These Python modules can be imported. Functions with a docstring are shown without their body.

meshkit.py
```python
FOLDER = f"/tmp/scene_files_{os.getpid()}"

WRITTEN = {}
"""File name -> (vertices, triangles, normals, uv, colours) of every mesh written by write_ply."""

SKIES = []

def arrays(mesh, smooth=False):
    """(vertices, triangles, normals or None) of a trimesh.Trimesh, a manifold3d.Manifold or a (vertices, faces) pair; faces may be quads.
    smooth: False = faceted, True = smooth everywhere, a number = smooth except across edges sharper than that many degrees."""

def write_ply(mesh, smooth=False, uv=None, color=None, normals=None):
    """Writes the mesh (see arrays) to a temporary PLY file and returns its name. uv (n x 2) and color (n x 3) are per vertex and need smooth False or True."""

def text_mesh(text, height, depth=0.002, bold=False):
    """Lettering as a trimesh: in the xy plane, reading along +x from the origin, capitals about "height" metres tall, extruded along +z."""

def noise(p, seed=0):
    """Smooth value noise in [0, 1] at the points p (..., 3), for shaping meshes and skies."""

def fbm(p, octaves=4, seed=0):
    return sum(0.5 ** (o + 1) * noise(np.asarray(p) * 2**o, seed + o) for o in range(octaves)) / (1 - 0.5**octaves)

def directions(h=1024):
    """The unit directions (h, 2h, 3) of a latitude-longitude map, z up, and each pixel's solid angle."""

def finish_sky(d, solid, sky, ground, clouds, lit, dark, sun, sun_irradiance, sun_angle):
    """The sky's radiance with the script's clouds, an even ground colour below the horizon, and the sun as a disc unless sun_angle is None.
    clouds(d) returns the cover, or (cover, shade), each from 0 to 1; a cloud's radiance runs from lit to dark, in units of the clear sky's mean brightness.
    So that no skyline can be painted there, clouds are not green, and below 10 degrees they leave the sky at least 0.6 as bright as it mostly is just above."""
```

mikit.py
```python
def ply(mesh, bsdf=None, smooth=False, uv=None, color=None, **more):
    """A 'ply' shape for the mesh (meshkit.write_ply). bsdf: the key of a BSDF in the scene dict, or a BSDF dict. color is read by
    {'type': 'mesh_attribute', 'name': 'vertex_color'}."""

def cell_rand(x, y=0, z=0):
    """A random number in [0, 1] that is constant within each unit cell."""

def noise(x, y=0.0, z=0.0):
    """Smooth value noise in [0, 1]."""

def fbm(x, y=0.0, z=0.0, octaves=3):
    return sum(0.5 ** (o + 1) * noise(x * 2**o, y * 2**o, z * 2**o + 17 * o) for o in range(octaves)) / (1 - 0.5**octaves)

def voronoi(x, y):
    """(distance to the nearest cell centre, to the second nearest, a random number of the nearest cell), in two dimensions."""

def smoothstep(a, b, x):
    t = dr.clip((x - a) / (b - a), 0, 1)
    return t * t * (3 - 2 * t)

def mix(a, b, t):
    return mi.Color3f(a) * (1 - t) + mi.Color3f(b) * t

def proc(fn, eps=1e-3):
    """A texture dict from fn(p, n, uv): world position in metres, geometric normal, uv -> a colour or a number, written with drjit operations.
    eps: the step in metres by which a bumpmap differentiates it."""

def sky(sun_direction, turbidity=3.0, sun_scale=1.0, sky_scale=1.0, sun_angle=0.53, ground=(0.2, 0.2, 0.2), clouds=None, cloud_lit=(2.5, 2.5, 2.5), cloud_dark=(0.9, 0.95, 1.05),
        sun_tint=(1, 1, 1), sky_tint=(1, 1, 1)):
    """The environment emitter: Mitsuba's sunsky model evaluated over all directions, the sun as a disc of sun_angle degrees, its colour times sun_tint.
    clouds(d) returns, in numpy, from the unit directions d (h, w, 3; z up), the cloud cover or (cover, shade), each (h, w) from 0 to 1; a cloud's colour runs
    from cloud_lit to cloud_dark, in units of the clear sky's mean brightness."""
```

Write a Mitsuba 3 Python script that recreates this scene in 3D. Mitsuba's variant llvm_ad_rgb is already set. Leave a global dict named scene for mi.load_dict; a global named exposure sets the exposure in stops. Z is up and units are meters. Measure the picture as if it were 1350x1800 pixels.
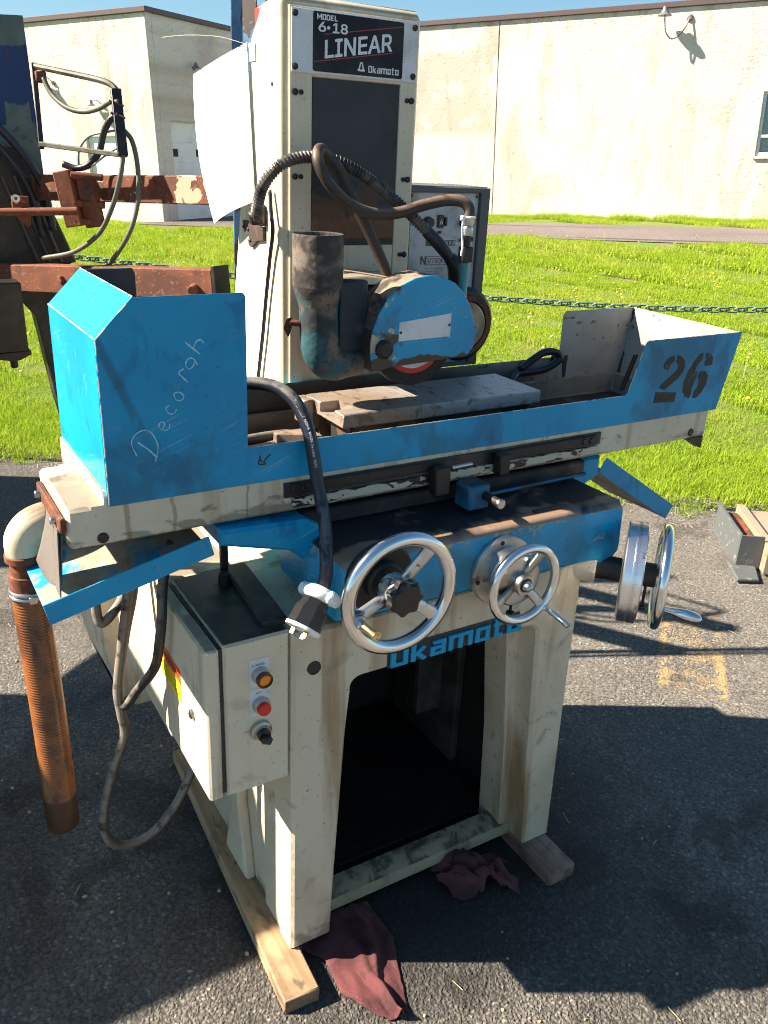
import math, random
import numpy as np, trimesh, drjit as dr, mitsuba as mi, mikit, meshkit
import manifold3d as m3
from shapely.geometry import Polygon
from mikit import proc, noise, fbm, voronoi, smoothstep, mix, cell_rand

T = mi.ScalarTransform4f
scene, labels = {}, {}
rng = np.random.default_rng(7)
PI = math.pi

# ------------------------------------------------------------------ camera, sky, exposure
CAM = np.array([-0.8330, -1.0837, 1.4735])
yaw, pitch, roll, FPX = 0.55709, 0.39995, 0.04650, 1495.69
FW = np.array([math.sin(yaw)*math.cos(pitch), math.cos(yaw)*math.cos(pitch), -math.sin(pitch)])
RT0 = np.array([math.cos(yaw), -math.sin(yaw), 0.0]); UP0 = np.cross(RT0, FW)
UP = -RT0*math.sin(roll) + UP0*math.cos(roll)
scene['camera'] = {'type': 'perspective', 'fov': math.degrees(2*math.atan(675/FPX)), 'fov_axis': 'x', 'near_clip': 0.05, 'far_clip': 500.0,
                   'to_world': T().look_at(origin=CAM.tolist(), target=(CAM+FW).tolist(), up=UP.tolist())}
SUN_AZ, SUN_EL = math.radians(-61.0), math.radians(38.2)
SUN = (math.sin(SUN_AZ)*math.cos(SUN_EL), math.cos(SUN_AZ)*math.cos(SUN_EL), math.sin(SUN_EL))
scene['sky'] = mikit.sky(SUN, turbidity=2.6, sky_scale=0.36, sky_tint=(0.95, 1.08, 1.04), sun_tint=(0.93, 0.99, 1.10), ground=(0.16, 0.17, 0.11))
exposure = 3.65

# ------------------------------------------------------------------ mesh helpers
def TM(v, f):
    return trimesh.Trimesh(np.asarray(v, float), np.asarray(f, int), process=False)
def cat(*ms):
    return trimesh.util.concatenate([m for m in ms])
def AX(axis, u, v, a):
    u, v, a = np.broadcast_arrays(np.asarray(u, float), np.asarray(v, float), np.asarray(a, float))
    return np.stack({'x': (a, u, v), 'y': (u, a, v), 'z': (u, v, a)}[axis], -1)
def fixed(m):
    if m.volume < 0: m.invert()
    return m
def rbox(x0, x1, y0, y1, z0, z1, b=0.003):
    b = min(b, (x1-x0)*.45, (y1-y0)*.45, (z1-z0)*.45)
    p = []
    for x, sx in ((x0, 1), (x1, -1)):
        for y, sy in ((y0, 1), (y1, -1)):
            for z, sz in ((z0, 1), (z1, -1)):
                p += [(x, y+sy*b, z+sz*b), (x+sx*b, y, z+sz*b), (x+sx*b, y+sy*b, z)]
    h = m3.Manifold.hull_points(np.array(p, np.float32)).to_mesh()
    return TM(h.vert_properties[:, :3], h.tri_verts)
def hullm(pts):
    h = m3.Manifold.hull_points(np.array(pts, np.float32)).to_mesh()
    return TM(h.vert_properties[:, :3], h.tri_verts)
def obox(p0, p1, w, h, b=0.003, up=(0, 0, 1)):
    """A bar from p0 to p1, w wide and h high."""
    p0, p1 = np.array(p0, float), np.array(p1, float)
    d = p1-p0; L = np.linalg.norm(d); d /= L
    s = np.cross(d, up); s /= np.linalg.norm(s); u = np.cross(s, d)
    m = rbox(0, L, -w/2, w/2, -h/2, h/2, b)
    R = np.eye(4); R[:3, 0], R[:3, 1], R[:3, 2], R[:3, 3] = d, -s, u, p0
    m.apply_transform(R); return fixed(m)
def prism(poly, axis, a0, a1, b=0.0):
    P = poly if isinstance(poly, Polygon) else Polygon(poly)
    from shapely.geometry.polygon import orient
    P = orient(P, 1.0)
    rings = [np.array(P.exterior.coords)[:-1]] + [np.array(r.coords)[:-1] for r in P.interiors]
    full, inset = [], []
    for r in rings:
        e = np.roll(r, -1, 0)-r; e /= np.linalg.norm(e, axis=1, keepdims=True)+1e-12
        n = np.stack([-e[:, 1], e[:, 0]], 1); n0 = np.roll(n, 1, 0)
        m = n+n0; m /= np.maximum((m*m).sum(1, keepdims=True)/2, 0.25)
        full.append(r); inset.append(r+m*b)
    F, I = np.vstack(full), np.vstack(inset)
    import mapbox_earcut as ec
    ends = np.cumsum([len(r) for r in rings]).astype(np.uint32)
    tri = np.asarray(ec.triangulate_float64(I if b else F, ends)).reshape(-1, 3)
    N = len(F)
    if b: lay = [(I, a0), (F, a0+b), (F, a1-b), (I, a1)]
    else: lay = [(F, a0), (F, a1)]
    V = np.vstack([AX(axis, q[:, 0], q[:, 1], a) for q, a in lay])
    f = [tri[:, ::-1], tri+N*(len(lay)-1)]
    s = 0
    for r in rings:
        i = np.arange(len(r))+s; j = np.roll(i, -1); s += len(r)
        for k in range(len(lay)-1):
            f += [np.stack([i+k*N, j+k*N, j+(k+1)*N], 1), np.stack([i+k*N, j+(k+1)*N, i+(k+1)*N], 1)]
    return fixed(TM(V, np.vstack(f)))
def arc(cx, cy, r, a0, a1, n=8):
    t = np.radians(np.linspace(a0, a1, n)); return [(cx+r*math.cos(x), cy+r*math.sin(x)) for x in t]
def spline(p, n=8):
    p = np.array(p, float)
    q = np.vstack([2*p[0]-p[1], p, 2*p[-1]-p[-2]]); out = []
    for i in range(1, len(q)-2):
        t = np.linspace(0, 1, n, endpoint=False)[:, None]
        a, b, c, d = q[i-1], q[i], q[i+1], q[i+2]
        out.append(.5*((2*b)+(c-a)*t+(2*a-5*b+4*c-d)*t**2+(3*b-a-3*c+d)*t**3))
    return np.vstack(out+[p[-1:]])
def tube(p, r, sides=12, n=8, closed=False, smoothpath=True):
    r = np.broadcast_to(np.asarray(r, float), (len(p),)) if not np.isscalar(r) else np.full(len(p), float(r))
    if smoothpath:
        q = spline(np.column_stack([np.array(p, float), r]), n); p, r = q[:, :3], q[:, 3]
    p = np.array(p, float)
    t = np.gradient(p, axis=0); t /= np.linalg.norm(t, axis=1, keepdims=True)+1e-12
    a = np.cross(t[0], [0, 0, 1.0]) if abs(t[0, 2]) < .9 else np.cross(t[0], [1.0, 0, 0])
    A = []
    for k in range(len(p)):
        a = a-t[k]*(a@t[k]); a /= np.linalg.norm(a); A.append(a)
    A = np.array(A); Bv = np.cross(t, A)
    g = np.arange(sides)*2*PI/sides
    V = p[:, None]+r[:, None, None]*(np.cos(g)[None, :, None]*A[:, None]+np.sin(g)[None, :, None]*Bv[:, None])
    i, j = np.meshgrid(np.arange(len(p)-1), np.arange(sides), indexing='ij')
    q = np.stack([i*sides+j, i*sides+(j+1) % sides, (i+1)*sides+(j+1) % sides, (i+1)*sides+j], -1).reshape(-1, 4)
    f = np.vstack([q[:, [0, 1, 2]], q[:, [0, 2, 3]]])
    V = V.reshape(-1, 3); N = len(V)
    V = np.vstack([V, p[0], p[-1]]); k = np.arange(sides)
    f = np.vstack([f, np.stack([np.full(sides, N), (k+1) % sides, k], 1), np.stack([np.full(sides, N+1), k+N-sides, (k+1) % sides+N-sides], 1)])
    return fixed(TM(V, f))
def frame(axis):
    z = np.array(axis, float); z /= np.linalg.norm(z)
    x = np.cross([0, 0, 1.0], z) if abs(z[2]) < .95 else np.array([1.0, 0, 0])
    x /= np.linalg.norm(x); return x, np.cross(z, x), z
def place(m, o, axis):
    x, y, z = frame(axis); R = np.eye(4); R[:3, 0], R[:3, 1], R[:3, 2], R[:3, 3] = x, y, z, o
    m = m.copy(); m.apply_transform(R); return m
def lathe(prof, o=(0, 0, 0), axis=(0, 0, 1), n=36):
    prof = np.array(prof, float); g = np.arange(n)*2*PI/n
    V = np.stack([prof[:, None, 0]*np.cos(g), prof[:, None, 0]*np.sin(g), np.broadcast_to(prof[:, None, 1], (len(prof), n))], -1).reshape(-1, 3)
    i, j = np.meshgrid(np.arange(len(prof)-1), np.arange(n), indexing='ij')
    q = np.stack([i*n+j, i*n+(j+1) % n, (i+1)*n+(j+1) % n, (i+1)*n+j], -1).reshape(-1, 4)
    m = TM(V, np.vstack([q[:, [0, 1, 2]], q[:, [0, 2, 3]]]))
    m.merge_vertices(); m.update_faces(m.nondegenerate_faces()); m = fixed(m)
    return place(m, o, axis)
def cyl(p0, p1, r, n=24, b=0.0015):
    p0, p1 = np.array(p0, float), np.array(p1, float); L = np.linalg.norm(p1-p0); b = min(b, L*.4, r*.4)
    return lathe([(0, 0), (r-b, 0), (r, b), (r, L-b), (r-b, L), (0, L)], p0, p1-p0, n)
def torus(R, r, o, axis, n=56, k=14):
    g = np.linspace(0, 2*PI, k+1)
    return lathe([(R+r*math.cos(x), r*math.sin(x)) for x in g], o, axis, n)
def grid_sheet(fn, nu, nv, th):
    """A closed sheet of thickness th over fn(u, v) -> points, u and v from 0 to 1."""
    u, v = np.meshgrid(np.linspace(0, 1, nu), np.linspace(0, 1, nv), indexing='ij')
    p = fn(u, v)
    du, dv = np.gradient(p, axis=0), np.gradient(p, axis=1)
    n = np.cross(du, dv); n /= np.linalg.norm(n, axis=-1, keepdims=True)+1e-12
    V = np.vstack([(p+n*th/2).reshape(-1, 3), (p-n*th/2).reshape(-1, 3)])
    i, j = np.meshgrid(np.arange(nu-1), np.arange(nv-1), indexing='ij')
    q = np.stack([i*nv+j, (i+1)*nv+j, (i+1)*nv+j+1, i*nv+j+1], -1).reshape(-1, 4)
    N = nu*nv
    f = [q[:, [0, 1, 2]], q[:, [0, 2, 3]], N+q[:, [0, 2, 1]], N+q[:, [0, 3, 2]]]
    rim = np.concatenate([np.arange(nu)*nv, (nu-1)*nv+np.arange(1, nv), (np.arange(nu-1)[::-1])*nv+nv-1, np.arange(1, nv-1)[::-1]])
    a, b = rim, np.roll(rim, -1)
    f += [np.stack([a, N+a, N+b], 1), np.stack([a, N+b, b], 1)]
    return fixed(TM(V, np.vstack(f)))
def text(s, h, o, xdir=(1, 0, 0), ydir=(0, 0, 1), depth=0.001, bold=False, sx=1.0):
    m = meshkit.text_mesh(s, h, depth, bold)
    x, y = np.array(xdir, float), np.array(ydir, float)
    R = np.eye(4); R[:3, 0], R[:3, 1], R[:3, 2], R[:3, 3] = x*sx, y, np.cross(x, y), o
    m.apply_transform(R); return fixed(m)
def union(ms):
    r = m3.Manifold.batch_boolean([m3.Manifold(m3.Mesh(np.array(m.vertices, np.float32), np.array(m.faces, np.uint32))) for m in ms], m3.OpType.Add).to_mesh()
    assert len(r.tri_verts), 'empty union'
    return TM(r.vert_properties[:, :3], r.tri_verts)
def cut(a, bs):
    M = lambda m: m3.Manifold(m3.Mesh(np.array(m.vertices, np.float32), np.array(m.faces, np.uint32)))
    r = M(a)
    for b in bs: r = r-M(b)
    r = r.to_mesh(); assert len(r.tri_verts), 'empty cut'
    return TM(r.vert_properties[:, :3], r.tri_verts)

# ------------------------------------------------------------------ scene helpers
def numbered(key):
    if key not in scene and key not in labels: return key
    k = 1
    while f'{key}_{k:03d}' in scene or f'{key}_{k:03d}' in labels: k += 1
    return f'{key}_{k:03d}'
def thing(name, label, category, group=None, kind=None):
    key = numbered(name); labels[key] = {'label': label, 'category': category}
    if group: labels[key]['group'] = group
    if kind: labels[key]['kind'] = kind
    return key
def put(parent, name, mesh, bsdf, smooth=40, label=None, to_world=None, kind=None, **kw):
    key = numbered(f'{parent}__{name}')
    scene[key] = mikit.ply(mesh, bsdf, smooth=smooth, **kw)
    if to_world is not None: scene[key]['to_world'] = to_world
    if label or kind:
        labels[key] = {}
        if label: labels[key]['label'] = label
        if kind: labels[key]['kind'] = kind
    return key
def solo(name, label, category, mesh, bsdf, smooth=40, kind=None, group=None, to_world=None):
    key = thing(name, label, category, group, kind)
    scene[key] = mikit.ply(mesh, bsdf, smooth=smooth)
    if to_world is not None: scene[key]['to_world'] = to_world
    return key
def setting(name, mesh, bsdf, smooth=True, label=None, to_world=None):
    scene[name] = mikit.ply(mesh, bsdf, smooth=smooth)
    if to_world is not None: scene[name]['to_world'] = to_world
    labels[name] = {'kind': 'structure'}
    if label: labels[name]['label'] = label

# ------------------------------------------------------------------ materials
def fb(x, y, z, o=4):
    """Fractal noise whose octaves are turned against each other and whose domain is bent, so that no grid shows."""
    x, y, z = mi.Float(x), mi.Float(y), mi.Float(z)
    w = noise(x*.9+11, y*.9, z*.9)-.5; x, y, z = x+w, y-w*.7, z+w*.8
    t, a, g = 0, .5, 0
    for k in range(o):
        t = t+a*noise(x, y, z); g += a; a *= .55
        x, y, z = (.80*x+.60*y)*2.03+5.1, (-.48*x+.64*y+.60*z)*2.03, (.36*x-.48*y+.80*z)*2.03+1.7
    return t/g
def mat(name, color, rough=.5, metallic=0.0, bump=None, bscale=1.0, eps=1e-3, **kw):
    c = proc(color) if callable(color) else {'type': 'rgb', 'value': list(color)}
    r = proc(rough) if callable(rough) else rough
    b = {'type': 'principled', 'base_color': c, 'roughness': r, 'metallic': metallic, **kw}
    if bump: b = {'type': 'bumpmap', 'tex': proc(bump, eps), 'scale': bscale, 'bsdf': b}
    scene['mat_'+name] = {'type': 'twosided', 'bsdf': b}
    return 'mat_'+name
C3 = mi.Color3f
def up(n): return smoothstep(.55, .9, n.z)
def grime(p, s=9.0, lo=.5, hi=.72): return smoothstep(lo, hi, fb(p.x*s, p.y*s, p.z*s, 5))
def specks(p, s=170.0, t=.80): return smoothstep(t-.02, t+.05, noise((p.x*.8+p.y*.6)*s, (p.y*.8-p.x*.6+p.z*.5)*s, (p.z*.87-p.y*.3)*s))
def streak(p, s=38.0, lo=.56, hi=.74): return smoothstep(lo, hi, fbm(p.x*s, p.y*s, p.z*2.2, 3))

def f_cream(p, n, uv):
    c = mix((.62, .55, .42), (.54, .47, .35), grime(p, 5, .35, .75))
    c = mix(c, (.30, .20, .09), streak(p)*.42*(1-up(n)))
    c = mix(c, (.28, .22, .14), grime(p, 17, .60, .78)*.32)
    c = mix(c, (.09, .07, .05), specks(p, 210, .90)*.6)
    return mix(c, (.17, .115, .075), up(n)*smoothstep(.20, .46, fb(p.x*13, p.y*13, p.z*13, 5))*.8)
CREAM = mat('cream_paint', f_cream, .42)
def f_table(p, n, uv):   # cream outside, black with swarf and oil in the trough
    i = smoothstep(-.5535, -.5515, p.x)*smoothstep(.7235, .7215, p.x)*smoothstep(.1185, .1205, p.y)*smoothstep(.3815, .3795, p.y)
    d = mix((.020, .018, .017), (.085, .065, .05), grime(p, 26, .48, .72))
    o = f_cream(p, n, uv)
    for x0, w0 in ((-.546, .006), (-.474, .0045), (-.352, .003), (.262, .003)):
        o = mix(o, (.24, .14, .07), smoothstep(w0, w0*.3, dr.abs(p.x-x0+.006*(noise(p.z*70, x0*90)-.5)))*smoothstep(.38, .5, noise(p.z*26, x0*50)+.3)*.62)
    o = mix(o, (.08, .06, .045), smoothstep(.60, .74, fb(p.x*22, p.y*22, p.z*40, 5)+.20*smoothstep(.945, .92, p.z))*.6)
    return mix(o, mix(d, (.30, .27, .22), smoothstep(.40, .55, p.x)*(1-up(n))*.7), i)
TABLE = mat('table_paint', f_table, .5)
SILL = mat('dirty_sill', lambda p, n, uv: mix(mix((.33, .28, .18), (.19, .145, .09), grime(p, 20, .40, .70)), (.05, .042, .03), up(n)*grime(p, 35, .45, .65)*.8), .5)
FLOORSHADE = mat('floor_shade', lambda p, n, uv: mix((.010, .0095, .010), (.028, .024, .02), grime(p, 14, .5, .75)), .5)  # near black: shade on the base floor put into the colour
INSHADE = mat('inside_shade', lambda p, n, uv: mix((.020, .019, .017), (.036, .032, .026), grime(p, 9, .4, .7)), .6)  # shade of the base interior put into the colour
def f_creamd(p, n, uv):   # the oily cast base
    c = mix((.58, .51, .39), (.50, .425, .305), grime(p, 6, .35, .7))
    ed = smoothstep(.055, .0, dr.abs(p.x+.232))+smoothstep(.06, .0, dr.abs(p.x-.262))+.25*smoothstep(.16, .0, p.z)
    c = mix(c, (.25, .145, .06), smoothstep(.60, .84, fb(p.x*19, p.y*19, p.z*1.3, 5)+.22*ed)*.8)
    c = mix(c, (.08, .065, .05), smoothstep(.66, .78, fb(p.x*11+2, p.y*11, p.z*9, 5)+.16*smoothstep(.12, .03, p.z))*.55)
    c = mix(c, (.16, .12, .075), grime(p, 21, .62, .76)*.35)
    return mix(c, (.07, .05, .04), specks(p, 180, .90)*.7)
CASTCREAM = mat('cast_cream', f_creamd, .45, bump=lambda p, n, uv: fbm(p.x*90, p.y*90, p.z*90, 3), bscale=.0012)
def f_oily(p, n, uv):
    return mix((.018, .018, .022), (.075, .06, .045), grime(p, 14, .45, .75))
OILY = mat('oily_black', f_oily, lambda p, n, uv: .28+.35*fbm(p.x*20, p.y*20, p.z*20))
def blue_at(p, n, dust):
    c = mix((.001, .285, .53), (.001, .22, .45), grime(p, 4.5, .4, .7))
    c = mix(c, (.003, .11, .26), smoothstep(.56, .72, fb(p.x*17, p.y*17, p.z*11, 5))*.55)
    c = mix(c, (.10, .27, .40), smoothstep(.66, .70, fb(p.x*75+9, p.y*75, p.z*40, 4))*.25)
    sc = smoothstep(.80, .86, noise((p.x+.3*p.z)*14+p.y*9, (p.z-.4*p.x+p.y*.3)*420, 2.0))*smoothstep(.5, .7, fb(p.x*6, p.y*6, p.z*6, 3))
    c = mix(c, (.22, .36, .46), sc*.45)
    return mix(c, (.02, .03, .05), specks(p, 190, .91)*.5)
def f_blue(p, n, uv): return blue_at(p, n, 0)
BLUE = mat('blue_paint', f_blue, .38, specular=.35)
GRIMYBLUE = mat('grimy_blue', lambda p, n, uv: mix(mix((.004, .13, .26), (.02, .06, .09), grime(p, 30, .40, .62)), (.02, .02, .022), up(n)*.8), .5)
def f_bluechip(p, n, uv):   # saddle: primer showing through near the top edge
    c = blue_at(p, n, 0)
    c = mix(c, (.035, .13, .19), grime(p, 10, .45, .7)*.7)
    e = smoothstep(.035, .0, dr.abs(p.z-.868)) * (1-up(n))
    chip = smoothstep(.66-.17*e, .69-.17*e, .55*fb(p.x*26, p.y*26, p.z*26, 4)+.45*fb(p.x*95, p.y*95, p.z*95, 3))
    c = mix(c, (.30, .27, .20), chip*smoothstep(.785, .80, p.z))
    top = mix((.016, .016, .021), (.22, .145, .095), smoothstep(.62, .86, fb(p.x*16, p.y*16, p.z*16, 4)+.42*smoothstep(.045, -.015, p.y)))
    return mix(c, top, smoothstep(.35, .75, n.z))
WORN = mat('worn_fold', lambda p, n, uv: mix(mix((.001, .28, .58), (.003, .11, .26), grime(p, 40)), (.55, .56, .52), smoothstep(.36, .48, fb(p.x*60, p.y*60, p.z*60, 4))), .5)
BLUECHIP = mat('chipped_blue', f_bluechip, .42)
def f_traydust(p, n, uv):
    c = blue_at(p, n, 0)
    d = smoothstep(.30, .44, fb(p.x*14, p.y*14, p.z*6, 4))
    return mix(c, mix((.33, .29, .22), (.20, .17, .13), grime(p, 30, .4, .7)), up(n)*d)
TRAY = mat('dusty_blue', f_traydust, .5)
def guard_fn(axis, sgn):
    def f(p, n, uv):
        k = {'x': n.x, 'y': n.y}[axis]*sgn
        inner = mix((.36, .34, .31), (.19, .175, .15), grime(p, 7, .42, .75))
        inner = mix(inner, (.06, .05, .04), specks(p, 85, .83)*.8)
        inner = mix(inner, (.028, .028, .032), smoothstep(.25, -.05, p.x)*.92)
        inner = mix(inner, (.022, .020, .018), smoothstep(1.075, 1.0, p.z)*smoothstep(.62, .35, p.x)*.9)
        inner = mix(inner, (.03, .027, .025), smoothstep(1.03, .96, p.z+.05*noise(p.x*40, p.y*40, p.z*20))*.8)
        b = blue_at(p, n, 0)
        if axis == 'y' and sgn == 1:    # a long rubbed smear below the left corner, grime along the lower edge
            t = dr.clip((1.215-p.z)/.20, 0, 1)
            b = mix(b, (.012, .06, .085), smoothstep(.011, .003, dr.abs(p.x+.566-.40*(1.215-p.z)))*smoothstep(1.0, .3, t)*smoothstep(.2, .5, noise(p.x*90, p.z*90)+.2)*.55)
            b = mix(b, (.02, .06, .09), smoothstep(.55, .75, fb(p.x*9+4, p.z*9, 0, 5)+.25*smoothstep(1.05, .985, p.z)*smoothstep(.46, .50, dr.abs(p.x-.06)*-1+.56))*.5)
        return mix(b, inner, smoothstep(.3, .7, k))
    return f
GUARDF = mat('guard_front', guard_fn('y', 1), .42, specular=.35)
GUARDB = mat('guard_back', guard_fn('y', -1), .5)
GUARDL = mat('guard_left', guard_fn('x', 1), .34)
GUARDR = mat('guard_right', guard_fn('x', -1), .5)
def f_steel(p, n, uv):
    c = mix((.52, .51, .50), (.30, .27, .24), grime(p, 24, .5, .75))
    return mix(c, (.08, .06, .05), grime(p, 60, .66, .78)*.7)
CHROME = mat('chrome', (.80, .80, .82), lambda p, n, uv: .10+.10*fbm(p.x*60, p.y*60, p.z*60), 1.0)
SATIN = mat('satin_metal', f_steel, .34, 1.0)
DIAL = mat('dial_metal', (.86, .87, .90), .30, 1.0)
def f_cast(p, n, uv):
    c = mix((.66, .65, .65), (.42, .38, .34), grime(p, 30, .48, .74))
    return mix(c, (.05, .045, .04), smoothstep(.62, .68, fb(p.x*75, p.y*75, p.z*75, 3))*.8)
CASTALU = mat('cast_aluminium', f_cast, .33, .85)
def f_chuck(p, n, uv):
    c = mix((.40, .39, .40), (.30, .235, .185), smoothstep(.12, -.06, p.x)*.8+.3*grime(p, 16, .45, .7))
    c = mix(c, (.07, .055, .045), specks(p, 300, .82)*.6)
    c = mix(c, (.10, .08, .065), smoothstep(.60, .70, fb(p.x*70, p.y*30, p.z*60, 4))*.6)
    return mix(c, (.15, .07, .035), grime(p, 22, .60, .70)*.6*(1-up(n)))
CHUCK = mat('chuck_steel', f_chuck, .42, .35, bump=lambda p, n, uv: fbm(p.x*160, p.y*160, p.z*160, 3), bscale=.0006)
def f_rust(p, n, uv):
    c = mix((.17, .052, .024), (.075, .024, .015), grime(p, 11, .35, .7))
    c = mix(c, (.30, .13, .065), specks(p, 140, .74)*.5)
    return mix(c, (.05, .022, .018), smoothstep(.55, .75, fbm(p.x*55, p.y*55, p.z*9, 3))*.6)
RUST = mat('rust', f_rust, .8)
def f_rustchip(p, n, uv): return mix(f_rust(p, n, uv), (.42, .36, .25), smoothstep(.70, .73, fb(p.x*30, p.y*30, p.z*30, 4)+.24*smoothstep(1.40, 1.385, p.y)*smoothstep(1.30, 1.33, p.y)))
RUSTCHIP = mat('rust_with_primer', f_rustchip, .7)
def f_oldblue(p, n, uv):
    c = mix((.125, .16, .145), (.085, .112, .102), grime(p, 12, .4, .7))
    e = .085-dr.abs(p.z-1.640)+.09*(fb(p.x*22, p.y*22, p.z*9, 5)-.5)+.06*smoothstep(.60, .75, noise(p.x*60, p.y*20))*smoothstep(1.60, 1.54, p.z)
    c = mix(c, (.008, .036, .125), smoothstep(.0, .006, e))
    return mix(c, (.06, .035, .025), smoothstep(.66, .74, fb(p.x*30, p.y*30, p.z*30, 4))*.7)
OLDBLUE = mat('old_green_and_blue_paint', f_oldblue, .55)
def f_postblue(p, n, uv):
    c = mix((.06, .16, .30), (.035, .10, .22), grime(p, 15, .4, .7))
    return mix(c, (.05, .035, .03), smoothstep(.54, .57, fb(p.x*26, p.y*26, p.z*14, 4)))
POSTBLUE = mat('flaking_blue', f_postblue, .5)
BLACKSTEEL = mat('dark_steel', lambda p, n, uv: mix((.009, .0085, .009), (.035, .026, .02), grime(p, 13, .48, .75)), .5)
OLIVE = mat('olive_steel', lambda p, n, uv: mix((.10, .105, .075), (.045, .035, .025), grime(p, 22, .42, .7)), .6)
def f_rubber(p, n, uv):
    return mix((.018, .019, .022), (.20, .18, .16), smoothstep(-.15, .75, n.z-.45*n.x)*smoothstep(.25, .6, fbm(p.x*45, p.y*45, p.z*45, 3))*.85)
RUBBER = mat('dusty_rubber', f_rubber, .55)
def f_rubber2(p, n, uv):
    return mix((.03, .028, .027), (.24, .21, .18), smoothstep(-.5, .6, -n.x+.3*n.z)*smoothstep(.2, .5, fbm(p.x*60, p.y*60, p.z*60, 3))*.9)
RUBBER2 = mat('grey_dusty_rubber', f_rubber2, .6)
BLACKRUB = mat('black_rubber', (.014, .016, .026), .38)
CORD = mat('power_cord', lambda p, n, uv: mix((.010, .013, .026), (.16, .15, .14), smoothstep(.35, .95, n.z-.3*n.x)*smoothstep(.35, .6, fb(p.x*60, p.y*60, p.z*60, 4))*.7), .4)
FLAKED = mat('flaked_cream', lambda p, n, uv: mix((.47, .43, .34), (.02, .018, .017), smoothstep(.54, .57, fb(p.x*34, p.y*34, p.z*75, 5)+.12*up(n))), .5)
STENCIL = mat('stencil_black', lambda p, n, uv: mix((.010, .010, .011), (.03, .045, .06), smoothstep(.62, .70, fb(p.x*80, p.y*80, p.z*80, 4))), .55)
BLACKPL = mat('black_plastic', (.012, .012, .014), .3)
WHITEPL = mat('white_plastic', (.78, .80, .80), .35)
def f_hose(p, n, uv):
    return mix((.030, .021, .017), (.135, .09, .065), smoothstep(.1, .8, n.z)*smoothstep(.3, .55, fbm(p.x*50, p.y*50, p.z*50)))
COOLHOSE = mat('brown_hose', f_hose, .55)
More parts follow.
